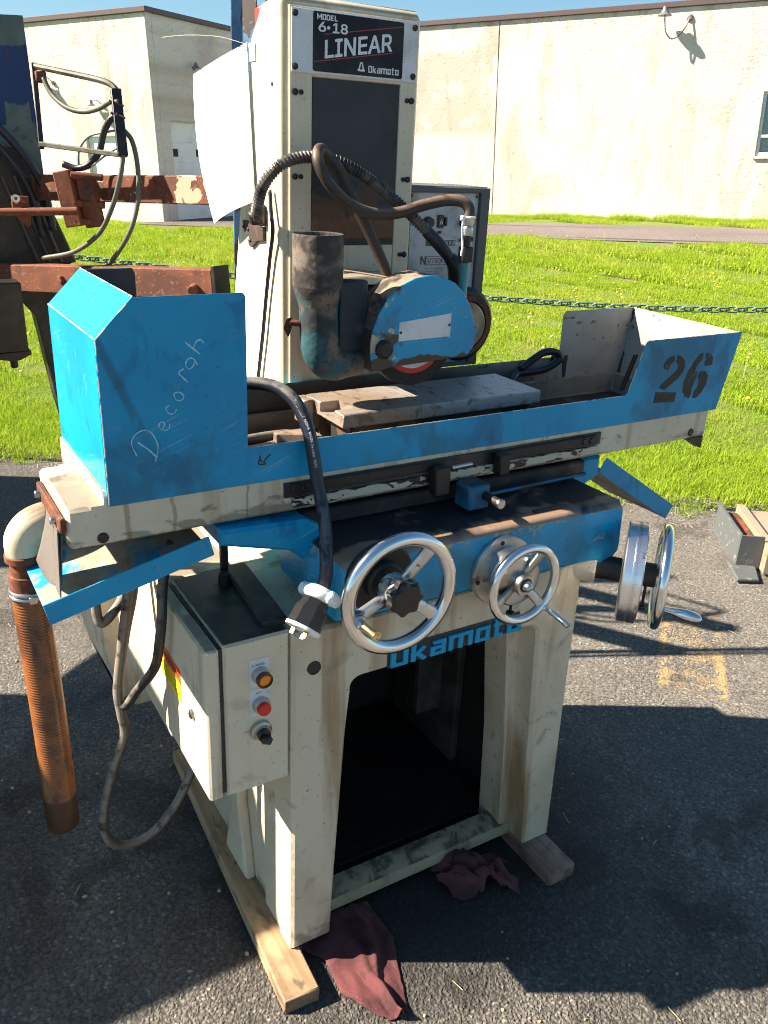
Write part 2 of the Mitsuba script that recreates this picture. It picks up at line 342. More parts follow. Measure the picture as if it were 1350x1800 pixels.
def f_duct(p, n, uv):
    c = mix((.022, .085, .105), (.014, .022, .027), grime(p, 15, .40, .62))
    d = smoothstep(.36, .6, fb(p.x*20, p.y*20, p.z*20, 4)-.10+.36*smoothstep(1.22, 1.28, p.z)+.16*smoothstep(1.15, 1.09, p.z))
    c = mix(c, mix((.155, .12, .095), (.028, .024, .024), grime(p, 26, .36, .60)), d)
    return mix(c, (.02, .02, .025), specks(p, 150, .78)*.6)
DUCT = mat('duct_paint', f_duct, .7, bump=lambda p, n, uv: fbm(p.x*120, p.y*120, p.z*120, 3), bscale=.001)
def f_wguard(p, n, uv):
    c = blue_at(p, n, 0)
    ch = smoothstep(.060, .015, dr.sqrt(dr.square(p.x+.052)+dr.square(p.z-1.150)))
    c = mix(c, (.42, .37, .27), smoothstep(.60, .63, .6*fb(p.x*38, p.y*38, p.z*38, 4)+.4*fb(p.x*120, p.y*120, p.z*120, 3)+.22*ch-.06))
    return mix(c, (.045, .033, .025), smoothstep(.62, .72, fb(p.x*24, p.y*24, p.z*24, 3)+.42*smoothstep(1.146, 1.120, p.z)-.02))
WGUARD = mat('wheel_guard_blue', f_wguard, .4)
def f_dustdark(p, n, uv):
    return mix((.03, .026, .025), (.24, .165, .115), smoothstep(.1, .7, n.z)*smoothstep(.25, .5, fbm(p.x*40, p.y*40, p.z*40, 3)))
DUSTDARK = mat('dust_covered_iron', f_dustdark, .75)
def f_ribhose(p, n, uv):
    c = mix((.20, .068, .017), (.085, .03, .01), grime(p, 16, .4, .7))
    return mix(c, (.04, .02, .012), smoothstep(.60, .74, fbm(p.x*40, p.y*40, p.z*12, 3))*.7)
RIBHOSE = mat('ribbed_hose', f_ribhose, .22, clearcoat=.4)
BRASS = mat('brass', (.75, .55, .25), .28, 1.0)
PLATEW = mat('plate_white', lambda p, n, uv: mix((.62, .63, .66), (.40, .38, .37), grime(p, 20, .5, .75)*.6), .3)
PLATEK = mat('plate_black', lambda p, n, uv: mix((.010, .012, .018), (.025, .027, .03), grime(p, 12)), .4, specular=.2)
REDPR = mat('red_print', (.36, .03, .04), .4)
SILVERPR = mat('silver_print', (.66, .67, .70), .35)
def f_slot(p, n, uv):
    c = mix((.016, .019, .026), (.03, .032, .038), grime(p, 10, .4, .7))
    c = mix(c, (.15, .065, .04), smoothstep(1.385, 1.365, p.z)*smoothstep(.3, .55, fb(p.x*30, p.y*30, p.z*30, 4)))
    return mix(c, (.10, .05, .02), smoothstep(1.46, 1.40, p.z)*smoothstep(.50, .62, fbm(p.x*24, p.y*24, p.z*30, 3))*.6)
SLOT = mat('slot_cover', f_slot, .6)
BTNO = mat('orange_lens', (.85, .24, .01), .18)
BTNR = mat('red_cap', (.62, .012, .01), .25)
ORANGE = mat('orange_label', (.85, .10, .01), .4)
YELLOW = mat('yellow_label', (.85, .66, .02), .4)
LENS = mat('meter_green', (.02, .06, .05), .15)
def f_wood(p, n, uv):
    g = fbm(p.x*60, p.y*3.5, p.z*60, 4)
    c = mix((.40, .28, .165), (.27, .18, .10), smoothstep(.35, .7, g))
    c = mix(c, (.14, .09, .055), grime(p, 9, .50, .70)*.65)
    return mix(c, (.05, .04, .03), smoothstep(.62, .72, fb(p.x*40, p.y*16, p.z*40, 4))*.6)
WOOD = mat('sawn_timber', f_wood, .75)
def f_wood2(p, n, uv):
    g = fbm(p.x*60, p.y*3.5, p.z*60, 4)
    return mix(mix((.30, .19, .14), (.18, .11, .08), smoothstep(.35, .7, g)), (.05, .035, .03), grime(p, 14, .5, .7)*.6)
WOOD2 = mat('oily_timber', f_wood2, .7)
def f_rag(p, n, uv):
    w = .5+.5*dr.sin(p.x*1500)*dr.sin(p.y*1500)
    c = mix((.135, .042, .045), (.070, .022, .028), grime(p, 18, .35, .7))
    c = mix(c, (.05, .02, .022), smoothstep(.60, .70, fb(p.x*22+4, p.y*22, p.z*22, 4))*.7)
    return c*(.82+.18*w)
RAG = mat('red_cloth', f_rag, .95, bump=lambda p, n, uv: fbm(p.x*260, p.y*260, p.z*260, 3), bscale=.0012)
PAPER = mat('paper', (.86, .87, .88), .35)
def f_asphalt(p, n, uv):
    w = .004*(noise(p.x*160, p.y*160)-.5); qx, qy = p.x+w, p.y-w
    d1, d2, k = voronoi(qx*135, qy*135)
    e1, e2, k2 = voronoi((qx*.8+qy*.6)*290+5, (qy*.8-qx*.6)*290)
    c = mix((.066, .062, .058), (.28, .26, .23), k*k)
    c = mix(c, mix((.055, .052, .049), (.25, .23, .207), k2), .5)
    c = mix(c, (.36, .335, .30), smoothstep(.955, .975, k)*smoothstep(.42, .30, d1)*.8)
    c = mix(c, (.030, .028, .027), smoothstep(.45, .75, d1)*.7)
    c = c*(.68+.64*fb(p.x*2.2, p.y*2.2, 0, 5))
    c = mix(c, c*.45, smoothstep(.64, .72, fb(p.x*5.5+2, p.y*5.5, 0, 4))*.7)
    c = mix(c, c*1.25, smoothstep(.60, .72, fb(p.x*1.1+8, p.y*1.1, 0, 4)))
    near_shade = smoothstep(.62, .25, dr.sqrt(dr.square((p.x-.02)*.95)+dr.square(p.y-.25)))  # darker around the machine: its shade painted in along with oil
    c = mix(c, (.022, .021, .022), near_shade*smoothstep(.22, .5, fb(p.x*5, p.y*5, 0, 4)+.25*near_shade)*.9)
    oil = smoothstep(.50, .66, fb(p.x*2.4+3.1, p.y*2.4, 0, 4)+.20*smoothstep(.70, .2, dr.sqrt(dr.square(p.x-.05)+dr.square(p.y-.15))))  # scattered oil stains, with painted shade added close to the machine
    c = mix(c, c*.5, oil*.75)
    a, t = .66*p.x-.75*p.y, .75*p.x+.66*p.y      # a worn yellow parking stripe, its edges the best kept
    m = smoothstep(.445, .465, a)*smoothstep(.668, .650, a)*smoothstep(1.00, 1.06, t)*smoothstep(1.62, 1.40, t)
    e = smoothstep(.03, .0, dr.abs(a-.468))+smoothstep(.03, .0, dr.abs(a-.648))
    w = smoothstep(.34, .66, fb(p.x*26, p.y*26, 0, 5)+.25*(k-.5)+.10*e-.02)
    return mix(c, (.46, .30, .10), m*w*(.26+.34*e))
def b_asphalt(p, n, uv):
    w = .004*(noise(p.x*160, p.y*160)-.5); qx, qy = p.x+w, p.y-w
    d1, d2, k = voronoi(qx*135, qy*135)
    e1, e2, k2 = voronoi((qx*.8+qy*.6)*290+5, (qy*.8-qx*.6)*290)
    return (1-smoothstep(.0, .75, d1))*(.3+.7*k)+.45*(1-smoothstep(0, .7, e1))*k2+.8*fbm(p.x*38, p.y*38, 0, 3)
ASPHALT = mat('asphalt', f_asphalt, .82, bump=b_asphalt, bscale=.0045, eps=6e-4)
def f_road(p, n, uv):
    u = p.x*.866+p.y*.5
    c = mix((.125, .105, .10), (.085, .07, .068), fbm(p.x*.5, p.y*.5, 0, 3))
    c = mix(c, (.045, .038, .037), smoothstep(.60, .72, fbm(u*1.5, (p.x*.5-p.y*.866)*.12, 0, 3)))
    return c*(.8+.4*noise(p.x*40, p.y*40))
ROAD = mat('old_road', f_road, .9)
def f_soil(p, n, uv): return mix((.075, .115, .018), (.12, .115, .04), grime(p, 3.0, .45, .75))
SOIL = mat('lawn_soil', f_soil, .95)
def f_stucco(p, n, uv):
    u = (p.x-6.958)*.558-(p.y-23.934)*.828; w = p.z+.637-.049*u   # along the long walls, and up
    f = fb(u*.45, w*.5, p.x*.1, 5)
    c = mix((.69, .645, .60), (.62, .555, .505), smoothstep(.40, .64, f))
    c = mix(c, (.45, .375, .32), smoothstep(.50, .72, fb(u*1.3+7, w*.45, p.x*.3, 5))*.75)
    c = mix(c, (.42, .35, .295), smoothstep(3.2, 4.2, u)*smoothstep(7.9, 7.5, u)*smoothstep(2.2, 2.5, w)*smoothstep(4.9, 4.4, w)*smoothstep(.25, .5, fb(u*2.2, w*2.2, 0, 4))*.7)
    c = mix(c, (.40, .33, .27), smoothstep(.60, .74, fb(u*5, w*1.1, 3, 4))*.5)
    return mix(c, (.27, .23, .20), smoothstep(.66, .76, fb(p.x*15, p.y*15, p.z*15, 3))*.55)
STUCCO = mat('stucco', f_stucco, .95, bump=lambda p, n, uv: fbm(p.x*22, p.y*22, p.z*22, 3), bscale=.02, eps=5e-3)
TRIM = mat('roof_trim', (.105, .075, .08), .5)
GWHITE = mat('door_white', lambda p, n, uv: mix((.80, .84, .90), (.70, .74, .78), grime(p, 2)), .5)
GREYBLUE = mat('door_grey', (.34, .42, .50), .5)
DARKROOM = mat('dark_interior', (.012, .014, .016), .6)
GREENCUR = mat('green_curtain', (.16, .24, .25), .9)
WINFRAME = mat('window_frame', (.60, .62, .66), .4)
LAMPGREY = mat('lamp_metal', (.22, .21, .21), .5, .5)
CHAIN = mat('chain_paint', lambda p, n, uv: mix((.12, .20, .15), (.22, .09, .045), smoothstep(.62, .70, fbm(p.x*9, p.y*9, p.z*9, 3))), .4)
scene['mat_glass'] = {'type': 'thindielectric', 'int_ior': 1.5}
def grassmat(name, a, b, c):
    def f(p, n, uv): return mix(mix(a, b, noise(p.x*7, p.y*7)), c, smoothstep(.5, .75, fbm(p.x*.9, p.y*.9, 0, 3))*.35+.4*smoothstep(.75, .9, noise(p.x*160, p.y*160)))
    scene['mat_'+name] = {'type': 'principledthin', 'base_color': proc(f), 'roughness': .6, 'diff_trans': .9, 'spec_trans': 0.0}
    return 'mat_'+name
GRASS = grassmat('grass', (.27, .40, .034), (.37, .49, .05), (.49, .51, .11))
STRAW = mat('straw', (.42, .36, .20), .9)
DANDY = mat('dandelion_yellow', (.75, .52, .02), .8)
CREAMSLAB = mat('rust_stained_cream', lambda p, n, uv: mix((.27, .22, .16), (.26, .12, .06), grime(p, 12, .60, .72)), .5)
GREYCHIP = mat('chipped_grey', lambda p, n, uv: mix((.085, .095, .10), (.20, .19, .17), smoothstep(.60, .75, fb(p.x*45, p.y*45, p.z*45, 4))), .55)

# ================================================================== THE SETTING
EN, EE = np.array([.584, .812]), np.array([.812, -.584])       # outward normal and direction of the asphalt's edge
EDGE = 2.595
def ground_z(x, y):
    x, y = np.asarray(x, float), np.asarray(y, float)
    s = np.clip((x*EN[0]+y*EN[1]-EDGE)/5.0, 0, 1); s = s*s*(3-2*s)
    return s*np.clip(.032*x-.038*y+.05, -1.4, 1.2)
def edge_wob(u):
    p = np.stack([u*1.7, u*0, u*0], -1); return (meshkit.fbm(p, 3)-.5)*.16
# asphalt lot: from behind the camera to the lawn
u = np.concatenate([np.arange(-60, -4, 8.0), np.arange(-4, 6, .12), np.arange(6, 61, 8.0)]); off = EDGE+.02+edge_wob(u)
far, near = u[:, None]*EE+off[:, None]*EN, u[:, None]*EE+(-60.0)*EN
n = len(u); i = np.arange(n-1)
setting('asphalt_lot', TM(np.vstack([np.c_[near, np.zeros(n)], np.c_[far, np.zeros(n)]]), np.vstack([np.stack([i, i+1, n+i+1], 1), np.stack([i, n+i+1, n+i], 1)])), ASPHALT, smooth=False, label='dark asphalt yard with coarse aggregate, oil stains and shade painted in near the machine')
# lawn ground
uu, ss = np.concatenate([np.arange(-70, -8, 6.0), np.arange(-8, 14, .5), np.arange(14, 71, 6.0)]), np.concatenate([np.arange(-.02, 8, .4), np.arange(8, 30, 2.0), np.arange(30, 95, 8.0)])
U_, S_ = np.meshgrid(uu, ss, indexing='ij'); XY = U_[..., None]*EE+(EDGE+S_)[..., None]*EN
Z_ = ground_z(XY[..., 0], XY[..., 1])+np.where(S_ < .3, -.012, .004)
V = np.concatenate([XY, Z_[..., None]], -1).reshape(-1, 3); nu, nv = U_.shape
i, j = np.meshgrid(np.arange(nu-1), np.arange(nv-1), indexing='ij'); q = np.stack([i*nv+j, (i+1)*nv+j, (i+1)*nv+j+1, i*nv+j+1], -1).reshape(-1, 4)
setting('lawn_ground', TM(V, np.vstack([q[:, [0, 1, 2]], q[:, [0, 2, 3]]])), SOIL, label='soil under the mown lawn')
# access road along the building
RD, RN = np.array([.5, -.866]), np.array([.866, .5])
def strip(t, a, b, dz):
    a_, b_ = t[:, None]*RD+a*RN, t[:, None]*RD+b*RN; P = np.stack([a_, a_*.66+b_*.34, a_*.33+b_*.67, b_], 1)
    z = ground_z(P[..., 0], P[..., 1])+dz; m = len(t)
    i, j = np.meshgrid(np.arange(m-1), np.arange(3), indexing='ij'); q = np.stack([i*4+j, (i+1)*4+j, (i+1)*4+j+1, i*4+j+1], -1).reshape(-1, 4)
    return TM(np.concatenate([P, z[..., None]], -1).reshape(-1, 3), np.vstack([q[:, [0, 1, 2]], q[:, [0, 2, 3]]]))
setting('access_road', strip(np.arange(-17.5, 45, 1.5), 16.84, 21.9, .02), ROAD, label='patched brownish asphalt road along the building')
# building, upright in its own frame: u along the wall, v away from the camera, w up
RB = np.array([[.5582, .8291, -.0318], [-.8283, .5591, .0379], [.0492, .0051, .9988]]); KB = np.array([6.958, 23.934, -.637])
MB = np.eye(4); MB[:3, :3], MB[:3, 3] = RB, KB
WB = T(MB.tolist())
bld = thing('warehouse', 'pale rough stucco industrial building behind the lawn with a dark roof edge', 'building')
VR = 5.6
def bp(name, m, b, smooth=40, label=None): return put(bld, name, m, b, smooth, label, WB)
win = (15.02, 16.5, 1.66, 3.18)
bp('wall_panel', prism([(.0, -1), (7.86, -1), (7.86, 5.22), (.0, 5.22)], 'y', VR, VR+.25, .012), STUCCO)
pw = Polygon([(7.885, -1), (19.9, -1), (19.9, 5.22), (7.885, 5.22)], [[(win[0], win[2]), (win[1], win[2]), (win[1], win[3]), (win[0], win[3])]])
bp('wall_panel', prism(pw, 'y', VR, VR+.25, .012), STUCCO)
bp('wall_panel', rbox(19.925, 32, VR, VR+.25, -1, 5.22, .012), STUCCO)
dr_ = (-2.50, -1.06, 0.05, 2.26)
pf = Polygon([(-6.9, -1), (.25, -1), (.25, 5.22), (-6.9, 5.22)], [[(dr_[0], dr_[2]), (dr_[1], dr_[2]), (dr_[1], dr_[3]), (dr_[0], dr_[3])]])
pf = Polygon([(-6.9, -1), (0, -1), (0, 5.22), (-6.9, 5.22)], [[(dr_[0], dr_[2]), (dr_[1], dr_[2]), (dr_[1], dr_[3]), (dr_[0], dr_[3])]])
bp('wall_panel', prism(pf, 'y', 0, .25, .015), STUCCO)
bp('wall_panel', rbox(-16, -6.925, 0, .25, -1, 5.22, .015), STUCCO)
gd = (.68, 3.95, -.02, 2.66)
bp('wall_panel', prism([(.252, -1), (gd[0], -1), (gd[0], gd[3]), (gd[1], gd[3]), (gd[1], -1), (VR-.002, -1), (VR-.002, 5.22), (.252, 5.22)], 'x', -.25, 0, .01), STUCCO, label='shaded side wall with the garage door')
bp('roof', rbox(-16, 32, VR+.3, 22, 5.0, 5.2, .01), TRIM); 
bp('roof', rbox(-16, -.3, .3, VR+.2, 5.0, 5.2, .01), TRIM)
bp('roof_trim', rbox(-16, .07, -.07, .26, 5.222, 5.35, .01), TRIM)
bp('roof_trim', rbox(-.26, .068, .262, VR-.08, 5.222, 5.35, .01), TRIM)
bp('roof_trim', rbox(-.26, 32, VR-.075, VR+.3, 5.222, 5.352, .01), TRIM)
gk = bp('garage_door', rbox(-.235, -.21, gd[0], gd[1], gd[2], gd[3], .004), GWHITE)
for k in range(5):
    z0 = gd[2]+.012+k*.53
    holes = []
    if k == 3: holes = [(y0, y0+.40) for y0 in (.74, 1.98, 3.2)]
    pp = Polygon([(gd[0]+.01, z0), (gd[1]-.01, z0), (gd[1]-.01, z0+.515), (gd[0]+.01, z0+.515)], [[(a, z0+.15), (b, z0+.15), (b, z0+.36), (a, z0+.36)] for a, b in holes])
    put(gk, 'panel', prism(pp, 'x', -.208, -.18, .008), GWHITE, to_world=WB)
    for a, b in holes: put(gk, 'window', rbox(-.2, -.19, a+.002, b-.002, z0+.152, z0+.358, .001), DARKROOM, to_world=WB)
ek = bp('entrance_door', rbox(dr_[0]+.08, dr_[1]-.08, .13, .17, dr_[2], dr_[3]-.06, .004), GREYBLUE)
put(ek, 'frame', prism(Polygon([(dr_[0]+.002, dr_[2]), (dr_[1]-.002, dr_[2]), (dr_[1]-.002, dr_[3]-.002), (dr_[0]+.002, dr_[3]-.002)], [[(dr_[0]+.08, dr_[2]+.002), (dr_[1]-.08, dr_[2]+.002), (dr_[1]-.08, dr_[3]-.06), (dr_[0]+.08, dr_[3]-.06)]]), 'y', .10, .2, .004), GWHITE, to_world=WB)
put(ek, 'handle', tube([(dr_[1]-.16, .128, 1.02), (dr_[1]-.16, .085, 1.02), (dr_[1]-.26, .085, 1.02)], .012, 8, 4), LAMPGREY, to_world=WB)
wk = bp('window', prism(Polygon([(win[0]+.002, win[2]+.002), (win[1]-.002, win[2]+.002), (win[1]-.002, win[3]-.002), (win[0]+.002, win[3]-.002)],
        [[(win[0]+.07, win[2]+.09), (win[1]-.07, win[2]+.09), (win[1]-.07, 2.10), (win[0]+.07, 2.10)], [(win[0]+.07, 2.17), (win[1]-.07, 2.17), (win[1]-.07, win[3]-.06), (win[0]+.07, win[3]-.06)]]), 'y', VR+.05, VR+.13, .006), WINFRAME)
for z0, z1 in ((win[2]+.09, 2.10), (2.17, win[3]-.06)):
    put(wk, 'pane', TM([(win[0]+.07, VR+.09, z0), (win[1]-.07, VR+.09, z0), (win[1]-.07, VR+.09, z1), (win[0]+.07, VR+.09, z1)], [[0, 1, 2], [0, 2, 3]]), 'mat_glass', False, to_world=WB)
put(wk, 'blind', prism([(win[0]+.05, win[2]+.05), (win[1]-.05, win[2]+.05), (win[1]-.05, win[3]-.05), (win[0]+.05, win[3]-.05)], 'y', VR+.20, VR+.21), GREENCUR, to_world=WB)
put(wk, 'sill', rbox(win[0]-.05, win[1]+.05, VR-.06, VR+.048, win[2]-.07, win[2]-.003, .008), STUCCO, to_world=WB)
def wall_lamp(label, A, head, path, out, rs=1.0):
    k = thing('wall_lamp', label, 'lamp', 'gooseneck wall lamps')
    A, out = np.array(A), np.array(out)
    put(k, 'mount', lathe([(0, 0), (.085*rs, 0), (.085*rs, .03), (.05*rs, .06), (0, .06)], A, out), LAMPGREY, to_world=WB)
    put(k, 'arm', tube(path, .018*rs, 10, 8), LAMPGREY, to_world=WB)
    put(k, 'shade', lathe([(.0, .20*rs), (.05*rs, .20*rs), (.075*rs, .12*rs), (.10*rs, .07*rs), (.19*rs, .0), (.17*rs, .0), (.09*rs, .055*rs), (0, .07*rs)], head, (0, 0, 1)), LAMPGREY, to_world=WB)
ay = VR
wall_lamp('gooseneck wall lamp with a looped arm on the sunlit wall at right', (12.98, ay, 4.96), (12.40, ay-.36, 5.00), [(12.98, ay-.05, 4.95), (12.93, ay-.12, 4.78), (12.80, ay-.22, 4.56), (12.62, ay-.30, 4.47), (12.47, ay-.35, 4.62), (12.42, ay-.36, 4.85), (12.40, ay-.36, 5.06)], (0, -1, 0))
for lab, uu_, ww_ in (('small wall lamp high on the left wall, above the entrance door', -3.45, 3.68), ('small wall lamp nearer the building corner on the left wall', -1.75, 3.05)):
    wall_lamp(lab, (uu_, 0, ww_), (uu_-.25, -.2, ww_), [(uu_, -.04, ww_), (uu_-.05, -.1, ww_+.1), (uu_-.16, -.17, ww_+.14), (uu_-.25, -.2, ww_+.06)], (0, -1, 0), .7)
wall_lamp('small wall lamp on the shaded wall above the garage door', (0, 1.93, 4.07), (.2, 1.78, 4.05), [(.04, 1.93, 4.07), (.1, 1.9, 4.16), (.17, 1.83, 4.2), (.2, 1.78, 4.1)], (1, 0, 0), .7)

# lawn grass: tiles of blades
def tile(nb, size, h0, h1, w, seed, bend=True):
    r = np.random.default_rng(seed)
    P = r.uniform(-size/2, size/2, (nb, 2)); a = r.uniform(0, 2*PI, nb); h = r.uniform(h0, h1, nb)*(.88+.24*meshkit.noise(np.c_[P*5, P[:, :1]*0]))
    l = r.normal(0, .42, (nb, 2))*h[:, None]; ww = w*r.uniform(.7, 1.3, nb)/2; s = np.stack([np.cos(a), np.sin(a)], 1)*ww[:, None]
    z0 = np.full(nb, -.01); A = np.c_[P-s, z0]; B_ = np.c_[P+s, z0]; Tp = np.c_[P+l, h]
    if not bend: return TM(np.stack([A, B_, Tp], 1).reshape(-1, 3), np.arange(nb*3).reshape(-1, 3))
    M1, M2 = np.c_[P+l*.35-s*.8, h*.6], np.c_[P+l*.35+s*.8, h*.6]
    k = np.arange(nb)[:, None]*5
    f = np.vstack([k+[0, 1, 3], k+[0, 3, 2], k+[2, 3, 4]])
    return TM(np.stack([A, B_, M1, M2, Tp], 1).reshape(-1, 3), f)
for nm, m in (('grass_near', tile(9500, 1.0, .014, .038, .0034, 1)), ('grass_mid', tile(5200, 1.0, .02, .048, .006, 2)), ('grass_far', tile(6500, 2.0, .035, .075, .017, 3, False)), ('grass_edge', tile(1100, .45, .012, .055, .0036, 4))):
    scene[nm] = {'type': 'shapegroup', 'blades': mikit.ply(m, GRASS, smooth=False)}
labels['lawn_grass'] = {'label': 'mown bright green lawn with dandelions between yard and building', 'category': 'grass', 'kind': 'stuff'}
gi = 0
def put_tile(nm, x, y, s=1.0, sz=1.0):
    global gi
    gi += 1
    scene[f'lawn_grass__{gi:03d}'] = {'type': 'instance', 'g': {'type': 'ref', 'id': nm}, 'to_world': T().translate([x, y, float(ground_z(x, y))]).rotate([0, 0, 1], float(rng.integers(0, 4)*90)).scale([s, s, sz])}
inv = np.linalg.inv(RB)
def lawn_ok(x, y, m):
    if x*EN[0]+y*EN[1] < EDGE+m*.5+.04: return False
    o = x*RN[0]+y*RN[1]; t = x*RD[0]+y*RD[1]
    if 16.84-m*.25 < o < 21.9+m*.25 and t > -17.5-m*.3: return False
    b = inv @ (np.array([x, y, 0])-KB)
    if b[1] > (VR-m*.22 if b[0] > -.3 else -m*.22): return False
    return True
for x in np.arange(-6.5, 13, 1.0):
    for y in np.arange(-4.5, 16, 1.0):
        d = math.hypot(x-CAM[0], y-CAM[1]); a = math.degrees(math.atan2(x-CAM[0], y-CAM[1]))
        if d < 12.5 and -4 < a < 72 and lawn_ok(x, y, 1.0): put_tile('grass_near' if d < 6.2 else 'grass_mid', x, y)
for x in np.arange(-9, 26, 2.0):
    for y in np.arange(1, 32, 2.0):
        d = math.hypot(x-CAM[0], y-CAM[1]); a = math.degrees(math.atan2(x-CAM[0], y-CAM[1]))
        if 11.6 < d < 32 and -4 < a < 72 and lawn_ok(x, y, 2.0): put_tile('grass_far', x, y, 1.0, 1.25)
for t in np.arange(-3.6, 4.6, .2):       # ragged front edge
    for k in range(3):
        p = t*EE+(EDGE+.12+.22*k+float(edge_wob(np.array([t]))[0])+rng.uniform(-.06, .06))*EN
        put_tile('grass_edge', p[0]+rng.uniform(-.1, .1), p[1], rng.uniform(.8, 1.1), rng.uniform(.7, 1.3))
for t in np.arange(-16, 12, .42):        # taller grass along the wall
    b = KB+RB @ np.array([t+16.4, VR-.28, 0]); put_tile('grass_edge', b[0], b[1], 1.25, rng.uniform(2.4, 5.0))
# dandelions and seed stalks in the lawn
fl, st = [], []
for k in range(520):
    a, d = rng.uniform(math.radians(2), math.radians(62)), 5.2+14*rng.random()
    x, y = CAM[0]+d*math.sin(a), CAM[1]+d*math.cos(a)
    if not lawn_ok(x, y, .3): continue
    z = float(ground_z(x, y)); h = rng.uniform(.06, .13) if k % 3 else rng.uniform(.14, .26); q = np.array([x+rng.normal(0, .02), y+rng.normal(0, .02), z+h])
    st.append(tube([(x, y, z), (x, y, z+h*.6), q], .0025, 4, 1, smoothpath=False))
    (fl if k % 3 else st).append(lathe([(0, -.004), (.016, .002), (.011, .010), (0, .012)], q, (rng.normal(0, .2), rng.normal(0, .2), 1), 7))
solo('dandelion', 'scattered yellow dandelion flowers in the lawn', 'flowers', cat(*fl), DANDY, False, 'stuff')
solo('seed_stalk', 'pale seed stalks standing above the lawn', 'plants', cat(*st), STRAW, False, 'stuff')
# grit and clippings on the asphalt
bits = []
for k in range(900):
    x, y = rng.uniform(-1.6, 3.0), rng.uniform(-.75, 2.6)
    if x*EN[0]+y*EN[1] > EDGE-.02: continue
    if k % 3 == 0:
        a, L = rng.uniform(0, PI), rng.uniform(.01, .035); w = np.array([math.cos(a), math.sin(a)])
        bits.append(tube([(x, y, .004), (x+w[0]*L, y+w[1]*L, .005+rng.uniform(0, .004))], .0009, 4, 1, smoothpath=False))
    else:
        s = rng.uniform(.0015, .0055); m = trimesh.creation.icosphere(0, s); m.vertices *= rng.uniform(.5, 1.2, 3); m.apply_translation((x, y, s*.4)); bits.append(TM(m.vertices, m.faces))
for k in range(1100):
    t = rng.uniform(-2.0, 4.0); p = t*EE+(EDGE-abs(rng.normal(0, .16)))*EN; a, L = rng.uniform(0, PI), rng.uniform(.015, .05)
    bits.append(tube([(p[0], p[1], .004), (p[0]+math.cos(a)*L, p[1]+math.sin(a)*L, .007)], .0011, 4, 1, smoothpath=False))
for k in range(420):
    t = rng.uniform(-2.0, 4.0); p = t*EE+(EDGE-.02-abs(rng.normal(0, .10)))*EN; m = trimesh.creation.icosphere(0, rng.uniform(.005, .013)); m.vertices *= (1, rng.uniform(.4, 1), .22); m.apply_transform(trimesh.transformations.euler_matrix(rng.normal(0, .4), rng.normal(0, .4), rng.uniform(0, 6))); m.apply_translation((p[0], p[1], .006)); bits.append(TM(m.vertices, m.faces))
solo('ground_litter', 'pale grit and dry grass clippings scattered over the asphalt', 'debris', cat(*bits), STRAW, False, 'stuff')

# chain along the edge of the yard
ch = thing('chain_barrier', 'green painted steel chain sagging along the lawn edge', 'chain')
ctrl = np.array([(-2.3, 4.48, 1.13), (-.9, 3.48, 1.06), (.047, 2.799, .998), (.539, 2.445, .961), (1.0, 2.115, .939), (1.454, 1.787, .927), (1.913, 1.456, .924), (2.36, 1.135, .945), (3.3, .46, 1.03), (3.75, .135, 1.10)])
path = spline(ctrl, 60); s = np.r_[0, np.cumsum(np.linalg.norm(np.diff(path, axis=0), axis=1))]; PITCH = .036
nl = int(s[-1]/PITCH); at = np.stack([np.interp((np.arange(nl+1))*PITCH, s, path[:, k]) for k in range(3)], 1)
lk = [(-.013, .0105)]
def link_mesh():
    g = [(.0135+.0118*math.cos(t), .0118*math.sin(t), 0) for t in np.linspace(-PI/2, PI/2, 6)]+[(-.0135+.0118*math.cos(t), .0118*math.sin(t), 0) for t in np.linspace(PI/2, 3*PI/2, 6)]
    g = np.array(g+[g[0], g[1]]); return tube(g, .0044, 6, 1, smoothpath=False)
LINK = mikit.ply(link_mesh(), CHAIN, smooth=True)
for k in range(nl):
    d = at[k+1]-at[k]; d /= np.linalg.norm(d); x, y, z = d, np.cross([0, 0, 1], d), None
    y /= np.linalg.norm(y); z = np.cross(x, y); a = math.radians(45 if k % 2 else -45)
    R = np.eye(4); R[:3, 0], R[:3, 1], R[:3, 2], R[:3, 3] = x, y*math.cos(a)+z*math.sin(a), -y*math.sin(a)+z*math.cos(a), (at[k]+at[k+1])/2
    scene[numbered(ch+'__link')] = {**LINK, 'to_world': T(R.tolist())}
for p in (ctrl[0], ctrl[-1]):
    put(ch, 'post', cyl((p[0], p[1], -.15), (p[0], p[1], p[2]+.05), .03), CHAIN)

# ================================================================== THE GRINDING MACHINE
G = thing('surface_grinder', 'blue and cream surface grinding machine with handwheels standing on two timbers', 'machine')
def g(name, m, b, smooth=40, label=None): return put(G, name, m, b, smooth, label)
def sub(k, name, m, b, smooth=40, label=None): return put(k, name, m, b, smooth, label)

